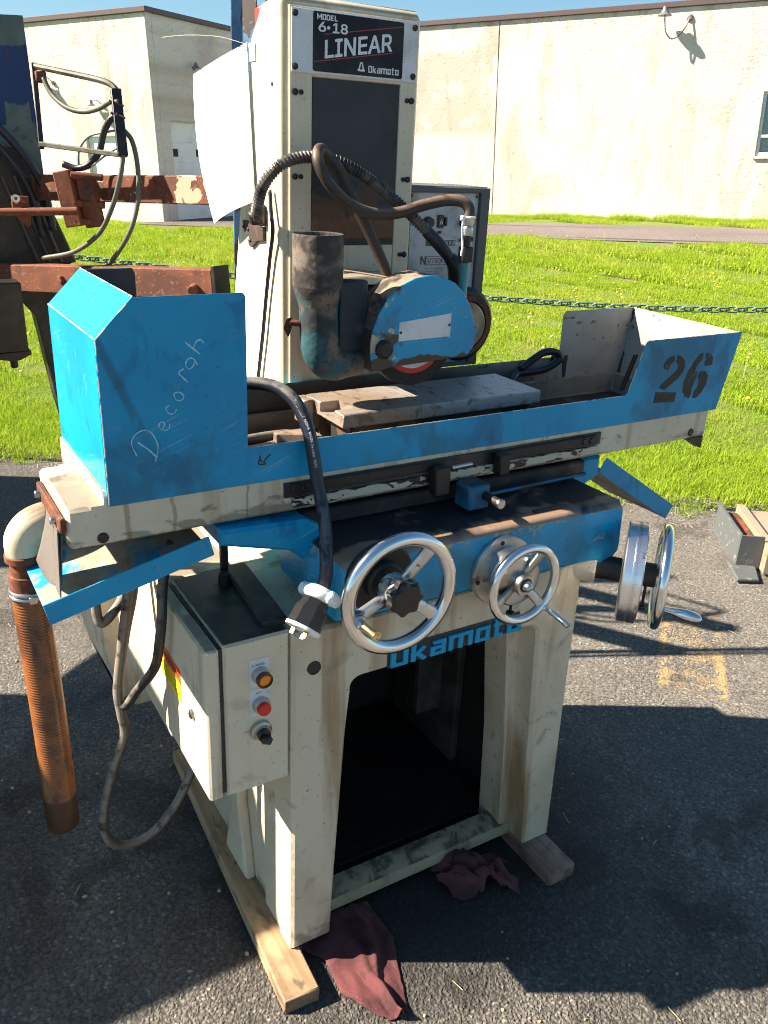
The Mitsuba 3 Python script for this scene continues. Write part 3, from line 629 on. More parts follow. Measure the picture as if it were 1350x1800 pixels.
from shapely.geometry import LineString
from shapely import union_all
def block(word, h, t, adv=.22):
    """Heavy square lettering: strokes of width t (in heights) as polygons, with the line's width."""
    x = .66
    S = {'O': [[(0, 0), (.5, 0), (.5, .82), (0, .82), (0, 0), (.1, 0)]], 'k': [[(0, -t/2), (0, 1-t/2)], [(0, .30), (.16, .30), (.46, .62)], [(.14, .34), (.50, -t/2)]],
         'a': [[(.0, x-.03), (.46, x-.03), (.46, -t/2)], [(.46, 0), (0, 0), (0, .33), (.46, .33)]], 'm': [[(0, -t/2), (0, x), (.86, x), (.86, -t/2)], [(.43, x), (.43, -t/2)]],
         'o': [[(0, 0), (.46, 0), (.46, x-.02), (0, x-.02), (0, 0), (.1, 0)]], 't': [[(.10, .95), (.10, 0), (.38, 0)], [(-.06, x-.02), (.38, x-.02)]],
         'L': [[(0, 1-t/2), (0, 0), (.46, 0)]], 'I': [[(0, -t/2), (0, 1-t/2)]], 'N': [[(0, -t/2), (0, 1-t/2)], [(.02, 1-t), (.50, 0)], [(.52, -t/2), (.52, 1-t/2)]],
         'E': [[(.48, 1-t), (0, 1-t), (0, 0), (.48, 0)], [(0, .5-t/2), (.44, .5-t/2)]], 'A': [[(0, -t/2), (.26, 1-t), (.34, 1-t), (.60, -t/2)], [(.12, .26), (.48, .26)]],
         'R': [[(0, -t/2), (0, 1-t), (.46, 1-t), (.46, .40), (0, .40)], [(.24, .40), (.50, -t/2)]], 'M': [[(0, -t/2), (0, 1-t), (.36, .3), (.72, 1-t), (.72, -t/2)]], 'D': [[(0, 0), (.38, 0), (.5, .14), (.5, .86-t), (.38, 1-t), (0, 1-t), (0, 0), (.1, 0)]],
         '6': [[(.48, .84-t/2), (.48, 1-t), (0, 1-t), (0, 0), (.5, 0), (.5, .46), (0, .46)]], '1': [[(.0, 1-t), (.16, 1-t), (.16, -t/2)]], '8': [[(0, 0), (.5, 0), (.5, 1-t), (0, 1-t), (0, 0), (.1, 0)], [(0, .47), (.5, .47)]], '.': [[(.02, .36), (.14, .36)]]}
    wid = {'O': .5, 'k': .5, 'a': .46, 'm': .86, 'o': .46, 't': .38, 'L': .46, 'I': 0, 'N': .52, 'E': .48, 'A': .60, 'R': .5, 'M': .72, 'D': .5, '6': .5, '1': .16, '8': .5, '.': .16}
    out, cx = [], t/2
    for q_, c in enumerate(word):
        if q_ and 'A' in word[q_-1:q_+1]: cx -= .13
        g_ = union_all([LineString([(a+cx, b+t/2) for a, b in l]).buffer(t/2, cap_style=2, join_style=2) for l in S[c]]).buffer(-.03).buffer(.06, join_style=1, quad_segs=3).buffer(-.03)
        out += [q for q in getattr(g_, 'geoms', [g_])]; cx += wid[c]+t+adv*.55
    return [(q, h) for q in out], (cx-adv*.55-t/2)*h
from shapely import affinity
def block_mesh(word, h, t, x0, z0, width, y0, y1, b=0.0, rise=0.0):
    P, w = block(word, h, t, .06 if word == 'LINEAR' else .22); k = width/w
    return cat(*[prism(affinity.affine_transform(q, [h*k, 0, rise*h*k, h, x0, z0]), 'y', y0, y1, b) for q, _ in P])
# ---- cast base
open_ = [(-.236, .0), (-.231, .20), (-.216, .513), (-.2085, .598)] + arc(-.187, .604, .022, 170, 92, 5) + [(-.04, .6265), (.12, .6245)] + arc(.190, .598, .026, 88, 0, 5) + [(.235, .30), (.258, .0)]
frontf = Polygon([(-.323, .035), (-.237, .035)] + open_[1:-1] + [(.256, .035), (.331, .035), (.322, .40), (.318, .745), (-.321, .745)])
inner2 = Polygon([(-.320, .036), (-.222, .036), (-.207, .5), (-.203, .606), (.185, .60), (.215, .3), (.228, .036), (.325, .036), (.318, .742), (-.320, .742)])
base = union([prism(frontf, 'y', 0, .06, .006), prism(inner2, 'y', .055, .135, .004)])
lwl = Polygon([(.05, .036), (.64, .036), (.64, .742), (.05, .742)], [[(.075, .07), (.07, .17), (.10, .19), (.125, .13), (.12, .07)]])
parts = [base, prism(lwl, 'x', -.312, -.285, .003), rbox(.29, .318, .05, .64, .036, .742, .003), rbox(-.31, .318, .615, .64, .038, .235, .003), rbox(-.31, .318, .615, .64, .250, .742, .003),
         rbox(-.30, .05, .60, .62, .225, .26, .002), rbox(.12, .30, .60, .62, .225, .26, .002),
         rbox(-.318, .318, .03, .642, .715, .744, .004), ]
bk = g('base', union(parts), CASTCREAM)
sub(bk, 'sill', prism([(.05, .032), (.052, .060), (.075, .068), (.10, .068), (.10, .032)], 'x', -.25, .262, .003), SILL)
sub(bk, 'rear_pedestal', rbox(-.452, -.3125, .268, .64, .40, .748, .006), CREAM)
sub(bk, 'side_rib', prism([(.20, .04), (.32, .04), (.27, .20), (.26, .45), (.235, .45), (.235, .22)], 'x', -.335, -.311, .005), CREAM)
sub(bk, 'shade_floor', rbox(-.283, .288, .137, .612, .042, .046, .001), FLOORSHADE)  # dark sheet added as painted shade on the base floor
sub(bk, 'inner_rib', cat(rbox(.262, .282, .30, .58, .05, .71, .003), rbox(.19, .2615, .36, .38, .18, .71, .003)), mat('inner_rib_shade', lambda p, n, uv: mix((.075, .07, .06), (.03, .027, .024), grime(p, 12, .35, .65)), .6))  # rib colour darkened, interior shade painted in
sub(bk, 'shade_lining', cat(rbox(-.2845, -.2835, .137, .612, .04, .714, .0003), rbox(.2885, .2895, .137, .612, .04, .714, .0003), rbox(-.284, .289, .137, .612, .7135, .7145, .0003), rbox(-.284, .289, .6135, .6145, .2502, .713, .0003), rbox(-.284, .289, .6135, .6145, .04, .235, .0003)), INSHADE)  # thin dark sheets added as painted shade on the inner walls
# raised name cast into the front, on a dark sheet painted as the shade around it
lk_ = sub(bk, 'lettering_shade', prism([(-.137, .6278), (-.137, .664), (-.10, .668), (.160, .668), (.169, .6278)], 'y', -.0022, .002), OILY)
sub(bk, 'lettering', block_mesh('Okamoto', .0375, .20, -.1325, .6290, .296, -.0070, -.0015, .0006), BLUE, 35)
sub(bk, 'lifting_hole', lathe([(0, .0012), (.0095, .0012), (.0105, .0022), (.0125, .0022), (.013, 0), (0, 0)], (-.282, 0, .672), (0, -1, 0), 24), BLACKPL)
sub(bk, 'plug', cyl((-.298, .002, .505), (-.298, -.002, .505), .011), CASTCREAM)
sub(bk, 'foot', rbox(-.318, -.24, .54, .635, .0352, .0375, .001), CASTCREAM)

# ---- saddle
prof = [(-.255, .765), (-.243, .757), (.31, .752), (.335, .735), (.360, .736), (.385, .760), (.387, .78), (.383, .850), (.370, .870), (-.225, .874), (-.247, .862), (-.258, .835)]
sk = g('saddle', prism(prof, 'y', -.026, .20, .010), BLUECHIP, 50)
sub(sk, 'left_wing', prism([(-.405, .885), (-.285, .852), (-.225, .80), (-.19, .756), (-.15, .756), (-.20, .868), (-.255, .904), (-.405, .9115)], 'y', .085, .40, .006), BLUE)
sub(sk, 'right_wing', prism([(.30, .80), (.40, .815), (.476, .850), (.474, .894), (.30, .896)], 'y', .146, .39, .005), BLUE)
sub(sk, 'way_cover', rbox(-.25, .40, .115, .39, .874, .905, .004), OILY)
sub(sk, 'oil_strip', rbox(.17, .25, .000, .010, .8715, .8745, .001), OILY)
sub(sk, 'rod', cyl((.06, .092, .882), (.385, .098, .884), .004), GRIMYBLUE)
# ---- trays
def sheetpath(pts, a0, a1, th=.003):
    P = np.array(pts, float); n = np.gradient(P, axis=0); n = np.stack([-n[:, 1], n[:, 0]], 1); n /= np.linalg.norm(n, axis=1, keepdims=True)
    return [tuple(x) for x in np.vstack([P, (P+n*th)[::-1]])]
def tray(A, B, w, lip, inv=1):
    """A sloped channel from A (inner end) to B (outer end); A and B on its front edge."""
    A, B = np.array(A), np.array(B); d = B-A; L = np.linalg.norm(d); d /= L; y = np.array([0, 1.0, 0]); y -= d*(y@d); y /= np.linalg.norm(y); z = np.cross(d, y)*inv
    R = np.eye(4); R[:3, 0], R[:3, 1], R[:3, 2], R[:3, 3] = d, y, z, A
    m = [rbox(0, L, 0, w, 0, .0025, .0008), rbox(0, L, -.0022, .0002, -.001, lip, .0008), rbox(0, L, w-.0002, w+.0022, -.001, lip, .0008)]
    out = []
    for x in m: x.apply_transform(R); out.append(fixed(x))
    return out
fl_, l1, l2 = tray((-.419, .083, .8767), (-.672, .083, .816), .235, .034, -1)
tk = g('coolant_tray', fl_, TRAY); sub(tk, 'lip', l1, BLUE); sub(tk, 'lip', l2, BLUE)
fl_, l1, l2 = tray((.476, .150, .856), (.722, .150, .701), .18, .036)
tk = g('coolant_tray', fl_, OILY); sub(tk, 'lip', l1, BLUE); sub(tk, 'lip', l2, BLUE)

# ---- table
tb = cut(union([rbox(-.60, .745, .103, .397, .9165, .999, .005), rbox(-.631, -.58, .103, .302, .9165, .981, .006)]), [rbox(-.7, -.5765, .05, .5, .9805, 1.1, .001), rbox(-.7, -.5765, .3025, .5, .9, 1.1, .001), rbox(-.552, .722, .120, .380, .955, 1.1, .004)])
tk = g('table', tb, TABLE)
sub(tk, 'way', rbox(-.50, .60, .16, .36, .905, .9166, .003), OILY)
sub(tk, 'slot', rbox(-.29, .415, .0985, .1035, .943, .969, .001), OILY)
sub(tk, 'stop_rail', rbox(-.278, .0, .093, .100, .950, .968, .002), BLACKSTEEL)
sub(tk, 'stop_rail', rbox(.15, .400, .093, .100, .946, .966, .002), BLACKSTEEL)
sub(tk, 'ledge', rbox(-.275, .41, .0955, .102, .925, .9415, .0015), FLAKED)
for x, z in ((.385, .956), (.365, .9565), (-.255, .958)): sub(tk, 'rail_bolt', cyl((x, .094, z), (x, .0905, z), .0065), BLACKPL)
for x, z in ((-.582, .929), (.695, .932)):
    sub(tk, 'bolt', cyl((x, .105, z), (x, .1005, z), .0085), BLACKPL)
sub(tk, 'corner_bracket', prism([(.69, .917), (.742, .917), (.742, .888)], 'y', .104, .13, .001), BLACKSTEEL)
for x0, x1, z0, z1 in ((-.008, .024, .908, .960), (.135, .160, .926, .966)):
    dk = sub(tk, 'trip_dog', rbox(x0, x1, .070, .093, z0, z1, .0025), BLACKSTEEL)
sub(tk, 'trip_screw', cyl((.03, .078, .956), (.075, .078, .958), .004), SATIN)
rk = g('reversing_lever', rbox(.050, .098, .045, .092, .878, .925, .004), GRIMYBLUE)
sub(rk, 'spindle', cyl((.086, .046, .905), (.086, .005, .905), .008), BLACKSTEEL)
sub(rk, 'tip', cyl((.086, .006, .905), (.086, -.004, .905), .0088), SATIN)
# end flap and bracket
fk = g('splash_flap', grid_sheet(lambda u, v: np.stack([-.636-.012*v-.016*v*v*(u-.2), .118+.105*u+.012*v*np.sin(u*3), .948-.092*v-.02*v*(u*(1-u))*4], -1), 14, 14, .003), mat('grey_flap', (.135, .12, .112), .6), True)
sub(fk, 'bracket', rbox(-.641, -.632, .105, .275, .944, .968, .002), RUST)
for y in (.135, .25): sub(fk, 'screw', cyl((-.640, y, .956), (-.649, y, .956), .006), SATIN)
sub(fk, 'strip', grid_sheet(lambda u, v: np.stack([-.643-.006*v, .112+.03*u, .945-.105*v], -1), 4, 6, .002), 'mat_grey_flap', True)
# ---- splash guards
front = [(-.570, .978)] + [(-.5685, 1.222), (-.514, 1.277)] + arc(-.358, 1.270, .007, 90, 0, 4) + [(-.3515, 1.045)] + arc(-.3455, 1.045, .006, 180, 270, 4)[0:] + [(.462, 1.039)] + arc(.462, 1.051, .012, 270, 350, 4) + arc(.510, 1.141, .006, 160, 90, 4) + [(.797, 1.147), (.759, .978)]
sg = g('splash_guard', prism(front, 'y', .0985, .1005, .0006), GUARDF, label='long blue front splash guard with high ends')
def quad(a, b, c, d, th, name, m):
    a, b, c, d = map(np.array, (a, b, c, d))
    f = lambda u, v: (a*(1-u)[..., None]+b*u[..., None])*(1-v)[..., None]+(d*(1-u)[..., None]+c*u[..., None])*v[..., None]
    return sub(sg, name, grid_sheet(f, 4, 4, th), m, 30)
quad((-.5705, .1008, .978), (-.573, .392, .974), (-.5715, .395, 1.2225), (-.569, .1008, 1.2225), .002, 'end_panel', GUARDL)
quad((-.5688, .1008, 1.2228), (-.5712, .395, 1.2228), (-.516, .397, 1.2775), (-.5142, .1008, 1.2775), .002, 'sloped_panel', GUARDL)
back = [(-.573, .975), (-.5715, 1.221), (-.516, 1.276), (-.432, 1.276), (-.427, 1.268), (-.427, 1.06), (-.415, 1.052), (.535, 1.049), (.553, 1.065)] + [(.552, 1.146), (.560, 1.154), (.779, 1.153), (.752, .975)]
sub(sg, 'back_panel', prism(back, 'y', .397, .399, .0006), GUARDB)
quad((.7595, .1008, .978), (.752, .3978, .977), (.7775, .3978, 1.1525), (.7965, .1008, 1.1465), .002, 'end_panel', GUARDR)
we = [tube([(-.5702, .0995, 1.2232), (-.5712, .25, 1.2232), (-.5722, .394, 1.2232)], .0011, 6, 4), tube([(-.5696, .0988, .979), (-.5694, .0988, 1.10), (-.5692, .0988, 1.2225)], .0009, 6, 4), tube([(-.569, .0990, 1.2226), (-.5418, .0990, 1.2502), (-.5145, .0990, 1.2776)], .0011, 6, 4), tube([(-.5145, .10, 1.2778), (-.5152, .25, 1.2780), (-.516, .396, 1.2780)], .0010, 6, 4)]
we += [tube([(-.34, .0993, 1.0393), (.0, .0993, 1.0393), (.46, .0993, 1.0393)], .0008, 6, 3), tube([(.51, .0993, 1.1472), (.65, .0993, 1.1472), (.796, .0993, 1.1472)], .0008, 6, 3), tube([(.4735, .0993, 1.047), (.489, .0993, 1.094), (.5035, .0993, 1.140)], .0008, 6, 3)]
sub(sg, 'worn_edge', cat(*we), WORN, True)
sub(sg, 'weld_seam', tube([(.777, .394, 1.150), (.7755, .3935, 1.12), (.771, .394, 1.09), (.764, .3935, 1.04), (.754, .394, .985)], [.003, .004, .0025, .0045, .006], 7, 6), OILY)
sub(sg, 'edge_flange', prism([(.468, 1.045), (.476, 1.047), (.502, 1.118), (.494, 1.118)], 'y', .112, .120, .001), BLACKSTEEL)
sub(sg, 'drip_stain', grid_sheet(lambda u, v: np.stack([.571+.012*(u-.5)*(1.5-v)+.004*v, .3962+0*u, 1.05-.055*v], -1), 4, 6, .0008), OILY)
def flat(name, polys, b, y=.0983, th=.0006):
    return sub(sg, name, cat(*[prism(p, 'y', y-th, y) for p in polys]), b, False)
P2a = [(.566, 1.087), (.567, 1.1), (.579, 1.109), (.594, 1.112), (.595, 1.099), (.586, 1.095), (.58, 1.082)]
P2b = [(.601, 1.112), (.612, 1.110), (.62, 1.105), (.627, 1.098), (.630, 1.086), (.628, 1.074), (.614, 1.061), (.578, 1.04), (.561, 1.047), (.58, 1.061), (.602, 1.075), (.610, 1.083), (.610, 1.091), (.602, 1.097)]
P2c = [(.555, 1.038), (.618, 1.031), (.616, 1.011), (.552, 1.015)]
P6a = [(.682, 1.111), (.681, 1.096), (.670, 1.087), (.664, 1.073), (.677, 1.069), (.671, 1.056), (.665, 1.04), (.666, 1.024), (.662, 1.014), (.649, 1.018), (.638, 1.031), (.637, 1.052), (.645, 1.076), (.659, 1.096), (.672, 1.109)]
P6b = [(.693, 1.11), (.705, 1.108), (.715, 1.099), (.716, 1.083), (.694, 1.081), (.692, 1.091), (.697, 1.094), (.691, 1.101)]
P6c = [(.684, 1.071), (.699, 1.07), (.71, 1.059), (.709, 1.041), (.698, 1.023), (.684, 1.013), (.672, 1.014), (.673, 1.026), (.683, 1.036), (.685, 1.05), (.679, 1.061)]
flat('stencil_number', [P2a, P2b, P2c, P6a, P6b, P6c], STENCIL)
CHALK = mat('chalk', (.30, .52, .62), .9)
wl_ = lambda x0, z0, pts, k=.021: [(x0+k*(.48*a-.87*b), z0+k*(.87*a+.48*b)) for a, b in pts]   # letters of a line written up the guard
hand = [[(-.525, 1.051), (-.531, 1.072), (-.522, 1.085), (-.51, 1.088), (-.5, 1.081), (-.493, 1.061), (-.498, 1.038)], [(-.522, 1.071), (-.509, 1.06), (-.495, 1.044)],
        wl_(-.478, 1.081, [(.05, .38), (.5, .45), (.52, .68), (.28, .8), (.05, .55), (.1, .15), (.38, .0), (.62, .12)]), wl_(-.466, 1.105, [(.52, .66), (.25, .78), (.0, .45), (.12, .08), (.5, .06)]), wl_(-.454, 1.124, [(.25, .75), (.0, .42), (.15, .05), (.45, .05), (.58, .42), (.4, .74), (.22, .74)]),
        [(-.444, 1.153), (-.45, 1.16), (-.456, 1.167), (-.453, 1.171), (-.448, 1.173)],
        [(-.431, 1.185), (-.438, 1.188), (-.444, 1.184), (-.445, 1.177), (-.44, 1.172), (-.434, 1.176), (-.431, 1.184), (-.428, 1.177)], [(-.445, 1.212), (-.434, 1.202), (-.424, 1.193)], [(-.433, 1.201), (-.428, 1.211), (-.421, 1.213), (-.417, 1.208)]]
hm = []
for k, s in enumerate(hand):
    q_ = spline([(x, 0, z) for x, z in s], 8); m = tube(q_, (.0009 if k not in (1, 5, 7, 8) else .0013)*(.35+1.1*meshkit.noise(q_*170+k)), 6, 1, smoothpath=False); m.vertices[:, 1] = m.vertices[:, 1]*.35+.0982; hm.append(m)
sub(sg, 'chalk_writing', cat(*hm), CHALK, False, label='chalked name running up the front of the left guard')
tick = []
for s in ([(-.333, 1.019), (-.326, 1.012), (-.322, 1.018), (-.314, 1.024)], [(-.331, 1.024), (-.334, 1.010), (-.322, 1.009)]):
    m = tube([(x, 0, z) for x, z in s], .0016, 6, 4); m.vertices[:, 1] = m.vertices[:, 1]*.3+.0983; tick.append(m)
sub(sg, 'pencil_mark', cat(*tick), OILY, False)
# ---- magnetic chuck on the table
ck = g('magnetic_chuck', cut(rbox(-.143, .307, .172, .323, 1.022, 1.048, .002), [rbox(-.16, -.105, .205, .262, 1.03, 1.06, .001)]), CHUCK, label='dusty magnetic chuck on the table')
sub(ck, 'body', rbox(-.12, .292, .186, .312, .956, 1.0218, .002), mat('rusty_body', lambda p, n, uv: mix((.10, .055, .035), (.02, .017, .015), grime(p, 20, .4, .62)), .6))
sub(ck, 'base_block', rbox(-.22, -.145, .172, .30, .955, .990, .002), CHUCK)
sub(ck, 'plate', rbox(.03, .085, .1835, .1859, .975, 1.003, .0008), GRIMYBLUE)
sub(ck, 'end_stop', rbox(-.165, -.1435, .285, .325, 1.0, 1.047, .002), CHUCK)
hk = g('drain_hose', tube([(.36, .33, 1.0), (.402, .370, 1.024), (.443, .372, 1.027), (.493, .372, 1.031), (.528, .368, 1.050), (.519, .372, 1.066), (.487, .374, 1.069), (.455, .374, 1.056), (.42, .374, 1.035)], .0085, 12), BLACKRUB, True)
for p in ((.53, .388, 1.048),): sub(hk, 'clip', rbox(p[0]-.004, p[0]+.024, .383, .3955, p[2]-.008, p[2]+.006, .001), BLACKSTEEL)
# chuck controller behind
# ---- column
side = [(.413, .744), (.413, 1.700), (.426, 1.712), (.50, 1.709), (.555, 1.655), (.632, 1.32), (.662, 1.2), (.725, .744)]
co = g('column', prism(side, 'x', -.147, .134, .009), CREAM, 50)
sub(co, 'front_frame', prism(Polygon([(-.136, .95), (.1235, .95), (.1235, 1.694), (-.136, 1.694)], [[(-.0925, 1.255), (.0885, 1.255), (.0885, 1.589), (-.0925, 1.589)]]), 'y', .4075, .4128, .0012), CREAM)
sub(co, 'slot_cover', rbox(-.0915, .0875, .4095, .4126, 1.318, 1.588, .0008), SLOT)
sub(co, 'slot_shadow_gap', rbox(-.0915, .0875, .4112, .4127, 1.306, 1.3175, .0003), OILY)
sub(co, 'lower_cover', rbox(-.0915, .0875, .4085, .4126, 1.2555, 1.3055, .001), CREAM)
nk = sub(co, 'name_plate', rbox(-.1335, .1195, .4045, .4072, 1.5935, 1.6905, .0008), PLATEW)
def plate(poly, b, y0=.4035, y1=.4044, nm='name_plate_print'): return sub(co, nm, prism(poly, 'y', y0, y1), b, False)
rr = lambda x0, x1, z0, z1, r: arc(x1-r, z1-r, r, 0, 90, 4)+arc(x0+r, z1-r, r, 90, 180, 4)+arc(x0+r, z0+r, r, 180, 270, 4)+arc(x1-r, z0+r, r, 270, 360, 4)
plate(rr(-.0935, .0885, 1.5975, 1.6885, .004), PLATEK)
Y_ = .4034
sub(co, 'name_plate_print', cat(block_mesh('MODEL', .0085, .20, -.0865, 1.6765, .040, Y_-.0006, Y_), text('6', .0145, (-.0865, Y_, 1.6590), depth=.0006, bold=True, sx=1.45), text('18', .0145, (-.059, Y_, 1.6590), depth=.0006, bold=True, sx=1.28),
     cyl((-.0645, Y_, 1.6655), (-.0645, Y_-.0006, 1.6655), .0030, 12, .0001)), SILVERPR, False)
lin_ = text('LINEAR', .0268, (0, Y_, 1.6190), depth=.0006, bold=True)
lin_.vertices[:, 0] = (lin_.vertices[:, 0]-lin_.vertices[:, 0].min())*(.135/np.ptp(lin_.vertices[:, 0])); lin_.vertices[:, 2] += lin_.vertices[:, 0]*.165; lin_.vertices[:, 0] -= .0710
sub(co, 'name_plate_print', lin_, SILVERPR, False)
for a, b_ in (((-.072, 1.6545), (.0875, 1.681)), ((-.0925, 1.611), (.066, 1.6375))):
    plate([(a[0], a[1]), (b_[0], b_[1]), (b_[0], b_[1]+.0014), (a[0], a[1]+.0014)], REDPR, Y_-.0005, Y_)
sub(co, 'name_plate_print', block_mesh('Okamoto', .0112, .17, .0165, 1.6030, .064, Y_-.0006, Y_), SILVERPR, False)
em = Polygon([(-.005, 1.604), (.0095, 1.604), (.0095, 1.6075), (.0078, 1.6075), (.0048, 1.6185), (-.0003, 1.6185), (-.0033, 1.6075), (-.005, 1.6075)], [[(-.0006, 1.6068), (.0051, 1.6068), (.0029, 1.6165), (.0016, 1.6165)]])
plate(em, SILVERPR, Y_-.0005, Y_)
for x, z, r in [(-.1275, 1.682, .0052), (-.1275, 1.602, .0052), (.112, 1.6825, .0052), (.112, 1.6035, .0052)]:
    sub(co, 'plate_screw', lathe([(0, .0035), (r*.55, .0035), (r*.6, .005), (r, .003), (r, 0), (0, 0)], (x, .4045, z), (0, -1, 0), 16), BLACKPL)
for z in (1.563, 1.426, 1.287):
    for x, r in ((-.126, .0055), (-.1145, .0042), (.1035, .0042), (.1135, .0055)):
        sub(co, 'screw', lathe([(0, .0025), (r*.5, .0025), (r*.6, .0045), (r, .003), (r, 0), (0, 0)], (x, .4075, z), (0, -1, 0), 14), BLACKPL)
sub(co, 'side_hole', cyl((-.1465, .455, 1.575), (-.1485, .455, 1.575), .0035, 12, .0003), BLACKPL)
sub(co, 'top_cap', rbox(-.140, -.122, .52, .55, 1.66, 1.7045, .005), mat('red_paint', (.42, .04, .03), .4))
hb = sub(co, 'hose_bracket', cat(hullm([(x, y, z) for x in (-.1535, -.1475) for y, z in arc(.583, 1.325, .013, 60, 260, 8)+[(.52, 1.332), (.52, 1.312)]]), hullm([(x, y, z) for x in (-.1532, -.1475) for y, z in arc(.552, 1.301, .012, 150, 360, 8)+[(.545, 1.328), (.51, 1.322), (.51, 1.31)]]), hullm([(x, y, z) for x in (-.1538, -.1475) for y, z in ((.56, 1.333), (.49, 1.332), (.49, 1.308), (.55, 1.30))]), rbox(-.16, -.148, .485, .50, 1.334, 1.372, .002)), mat('dark_rust', lambda p, n, uv: mix((.045, .03, .025), (.09, .045, .03), grime(p, 40)), .7))
for y, z in ((.583, 1.325), (.552, 1.302), (.56, 1.322)): sub(co, 'bracket_screw', cyl((-.153, y, z), (-.1565, y, z), .0035, 12), BLACKSTEEL)
g('side_cable', tube([(-.155, .452, 1.40), (-.158, .44, 1.36), (-.158, .433, 1.33), (-.156, .452, 1.28), (-.155, .475, 1.20), (-.155, .492, 1.13), (-.155, .512, 1.06), (-.155, .53, .99)], .0038, 8), BLACKRUB, True)

# ---- wheel head
wh = g('wheel_head', union([rbox(-.055, .125, .276, .409, 1.13, 1.245, .012), cyl((.045, .276, 1.19), (.045, .3, 1.19), .07, 40)]), DUSTDARK)
sub(wh, 'top_cover', prism([(-.105, 1.252), (.02, 1.252), (.02, 1.260), (-.05, 1.2685), (-.105, 1.2665)], 'y', .27, .40, .002), CREAM)
sub(wh, 'cover_stud', cyl((-.075, .315, 1.264), (-.075, .315, 1.276), .004, 12), SATIN)
sub(wh, 'motor_disc', union([cyl((.228, .34, 1.152), (.228, .395, 1.152), .076, 48, .008), cyl((.228, .395, 1.152), (.228, .41, 1.152), .066, 40, .006)]), BLACKSTEEL, 35)
sub(wh, 'motor_disc_ring', lathe([(.050, .3385), (.060, .3385), (.060, .332), (.050, .332), (.050, .3385)], (.228, 0, 1.152), (0, 1, 0), 40), RUST)
sub(wh, 'motor_face', cyl((.205, .300, 1.158), (.205, .339, 1.158), .047, 32, .004), SILL)
gp = [(-.074, 1.113)] + [(-.076, 1.165), (-.0725, 1.185), (-.062, 1.212), (-.045, 1.238), (-.020, 1.259), (.010, 1.271), (.040, 1.275), (.068, 1.271), (.094, 1.260), (.114, 1.243), (.131, 1.218), (.142, 1.190), (.1475, 1.165), (.147, 1.146), (.141, 1.132), (.131, 1.126), (-.03, 1.1195)]
rim = Polygon(gp)
gk_ = sub(wh, 'wheel_guard', cut(prism(rim, 'y', .2025, .2755, .002), [prism(Polygon([(-.066, 1.05), (-.068, 1.165), (-.055, 1.21), (-.02, 1.248), (.04, 1.265), (.09, 1.25), (.13, 1.20), (.139, 1.165), (.135, 1.05)]), 'y', .2125, .262)]), DUSTDARK)
sub(wh, 'guard_face', prism(rim.buffer(.0015), 'y', .1985, .2022, .0012), WGUARD)
np_ = [(-.021, 1.163), (.0905, 1.166), (.0905, 1.2075), (-.021, 1.1965)]
sub(wh, 'blank_plate', prism([(-.021, 1.1635), (.0905, 1.1655), (.0905, 1.2075), (-.021, 1.1970)], 'y', .1972, .1984, .0003), PLATEW)
for x, z in ((-.0175, 1.179), (.087, 1.1865)): sub(wh, 'plate_screw', cyl((x, .1975, z), (x, .1955, z), .0024, 10, .0004), BLACKPL)
sub(wh, 'guard_knob', lathe([(0, .012), (.012, .012), (.0165, .008), (.0165, 0), (0, 0)], (-.052, .1985, 1.152), (0, -1, 0), 24), BLACKSTEEL)
sub(wh, 'guard_latch', union([rbox(.146, .158, .215, .24, 1.125, 1.172, .002), cyl((.152, .228, 1.17), (.152, .228, 1.185), .007, 16)]), BLACKSTEEL)
sub(wh, 'latch_block', rbox(.147, .1585, .205, .2145, 1.163, 1.176, .001), BLUE)
wc = (.030, 1.163)
wl = sub(wh, 'grinding_wheel', cyl((wc[0], .2225, wc[1]), (wc[0], .2405, wc[1]), .090, 64, .001), mat('abrasive', lambda p, n, uv: mix((.022, .016, .016), (.06, .042, .04), noise(p.x*300, p.y*300, p.z*300)), .9))
sub(wh, 'wheel_label_ring', lathe([(.058, .2224), (.067, .2224), (.067, .2218), (.058, .2218), (.058, .2224)], (wc[0], 0, wc[1]), (0, 1, 0), 48), BTNR)
sub(wh, 'wheel_label', lathe([(.030, .2224), (.0578, .2224), (.0578, .2219), (.030, .2219), (.030, .2224)], (wc[0], 0, wc[1]), (0, 1, 0), 48), PLATEW)
# dust duct
dk = g('dust_duct', tube([(-.157, .25, 1.262), (-.157, .25, 1.252), (-.156, .25, 1.238), (-.155, .25, 1.220), (-.154, .25, 1.180), (-.150, .25, 1.150), (-.140, .25, 1.130), (-.122, .25, 1.120), (-.098, .25, 1.1215), (-.072, .25, 1.1225)], [.043, .0415, .037, .034, .0335, .034, .033, .030, .0275, .0265], 24, 6), DUCT, 60)
sub(dk, 'inlet', lathe([(.043, 1.258), (.0435, 1.340), (.0425, 1.3435), (.0405, 1.342), (.0395, 1.30), (.0, 1.295)], (-.157, .25, 0), (0, 0, 1), 36), DUCT, 50)
sub(dk, 'side_plate', rbox(-.1215, -.0645, .235, .285, 1.142, 1.2655, .003), mat('dark_duct', lambda p, n, uv: mix((.012, .02, .028), (.035, .055, .065), grime(p, 22, .5, .7)), .6))
sub(dk, 'wing_clamp', union([obox((-.185, .255, 1.194), (-.204, .265, 1.196), .012, .010, .003), hullm([(-.200, .262, 1.206), (-.210, .262, 1.202), (-.212, .27, 1.185), (-.203, .27, 1.168), (-.200, .262, 1.185), (-.198, .268, 1.19)])]), RUST)
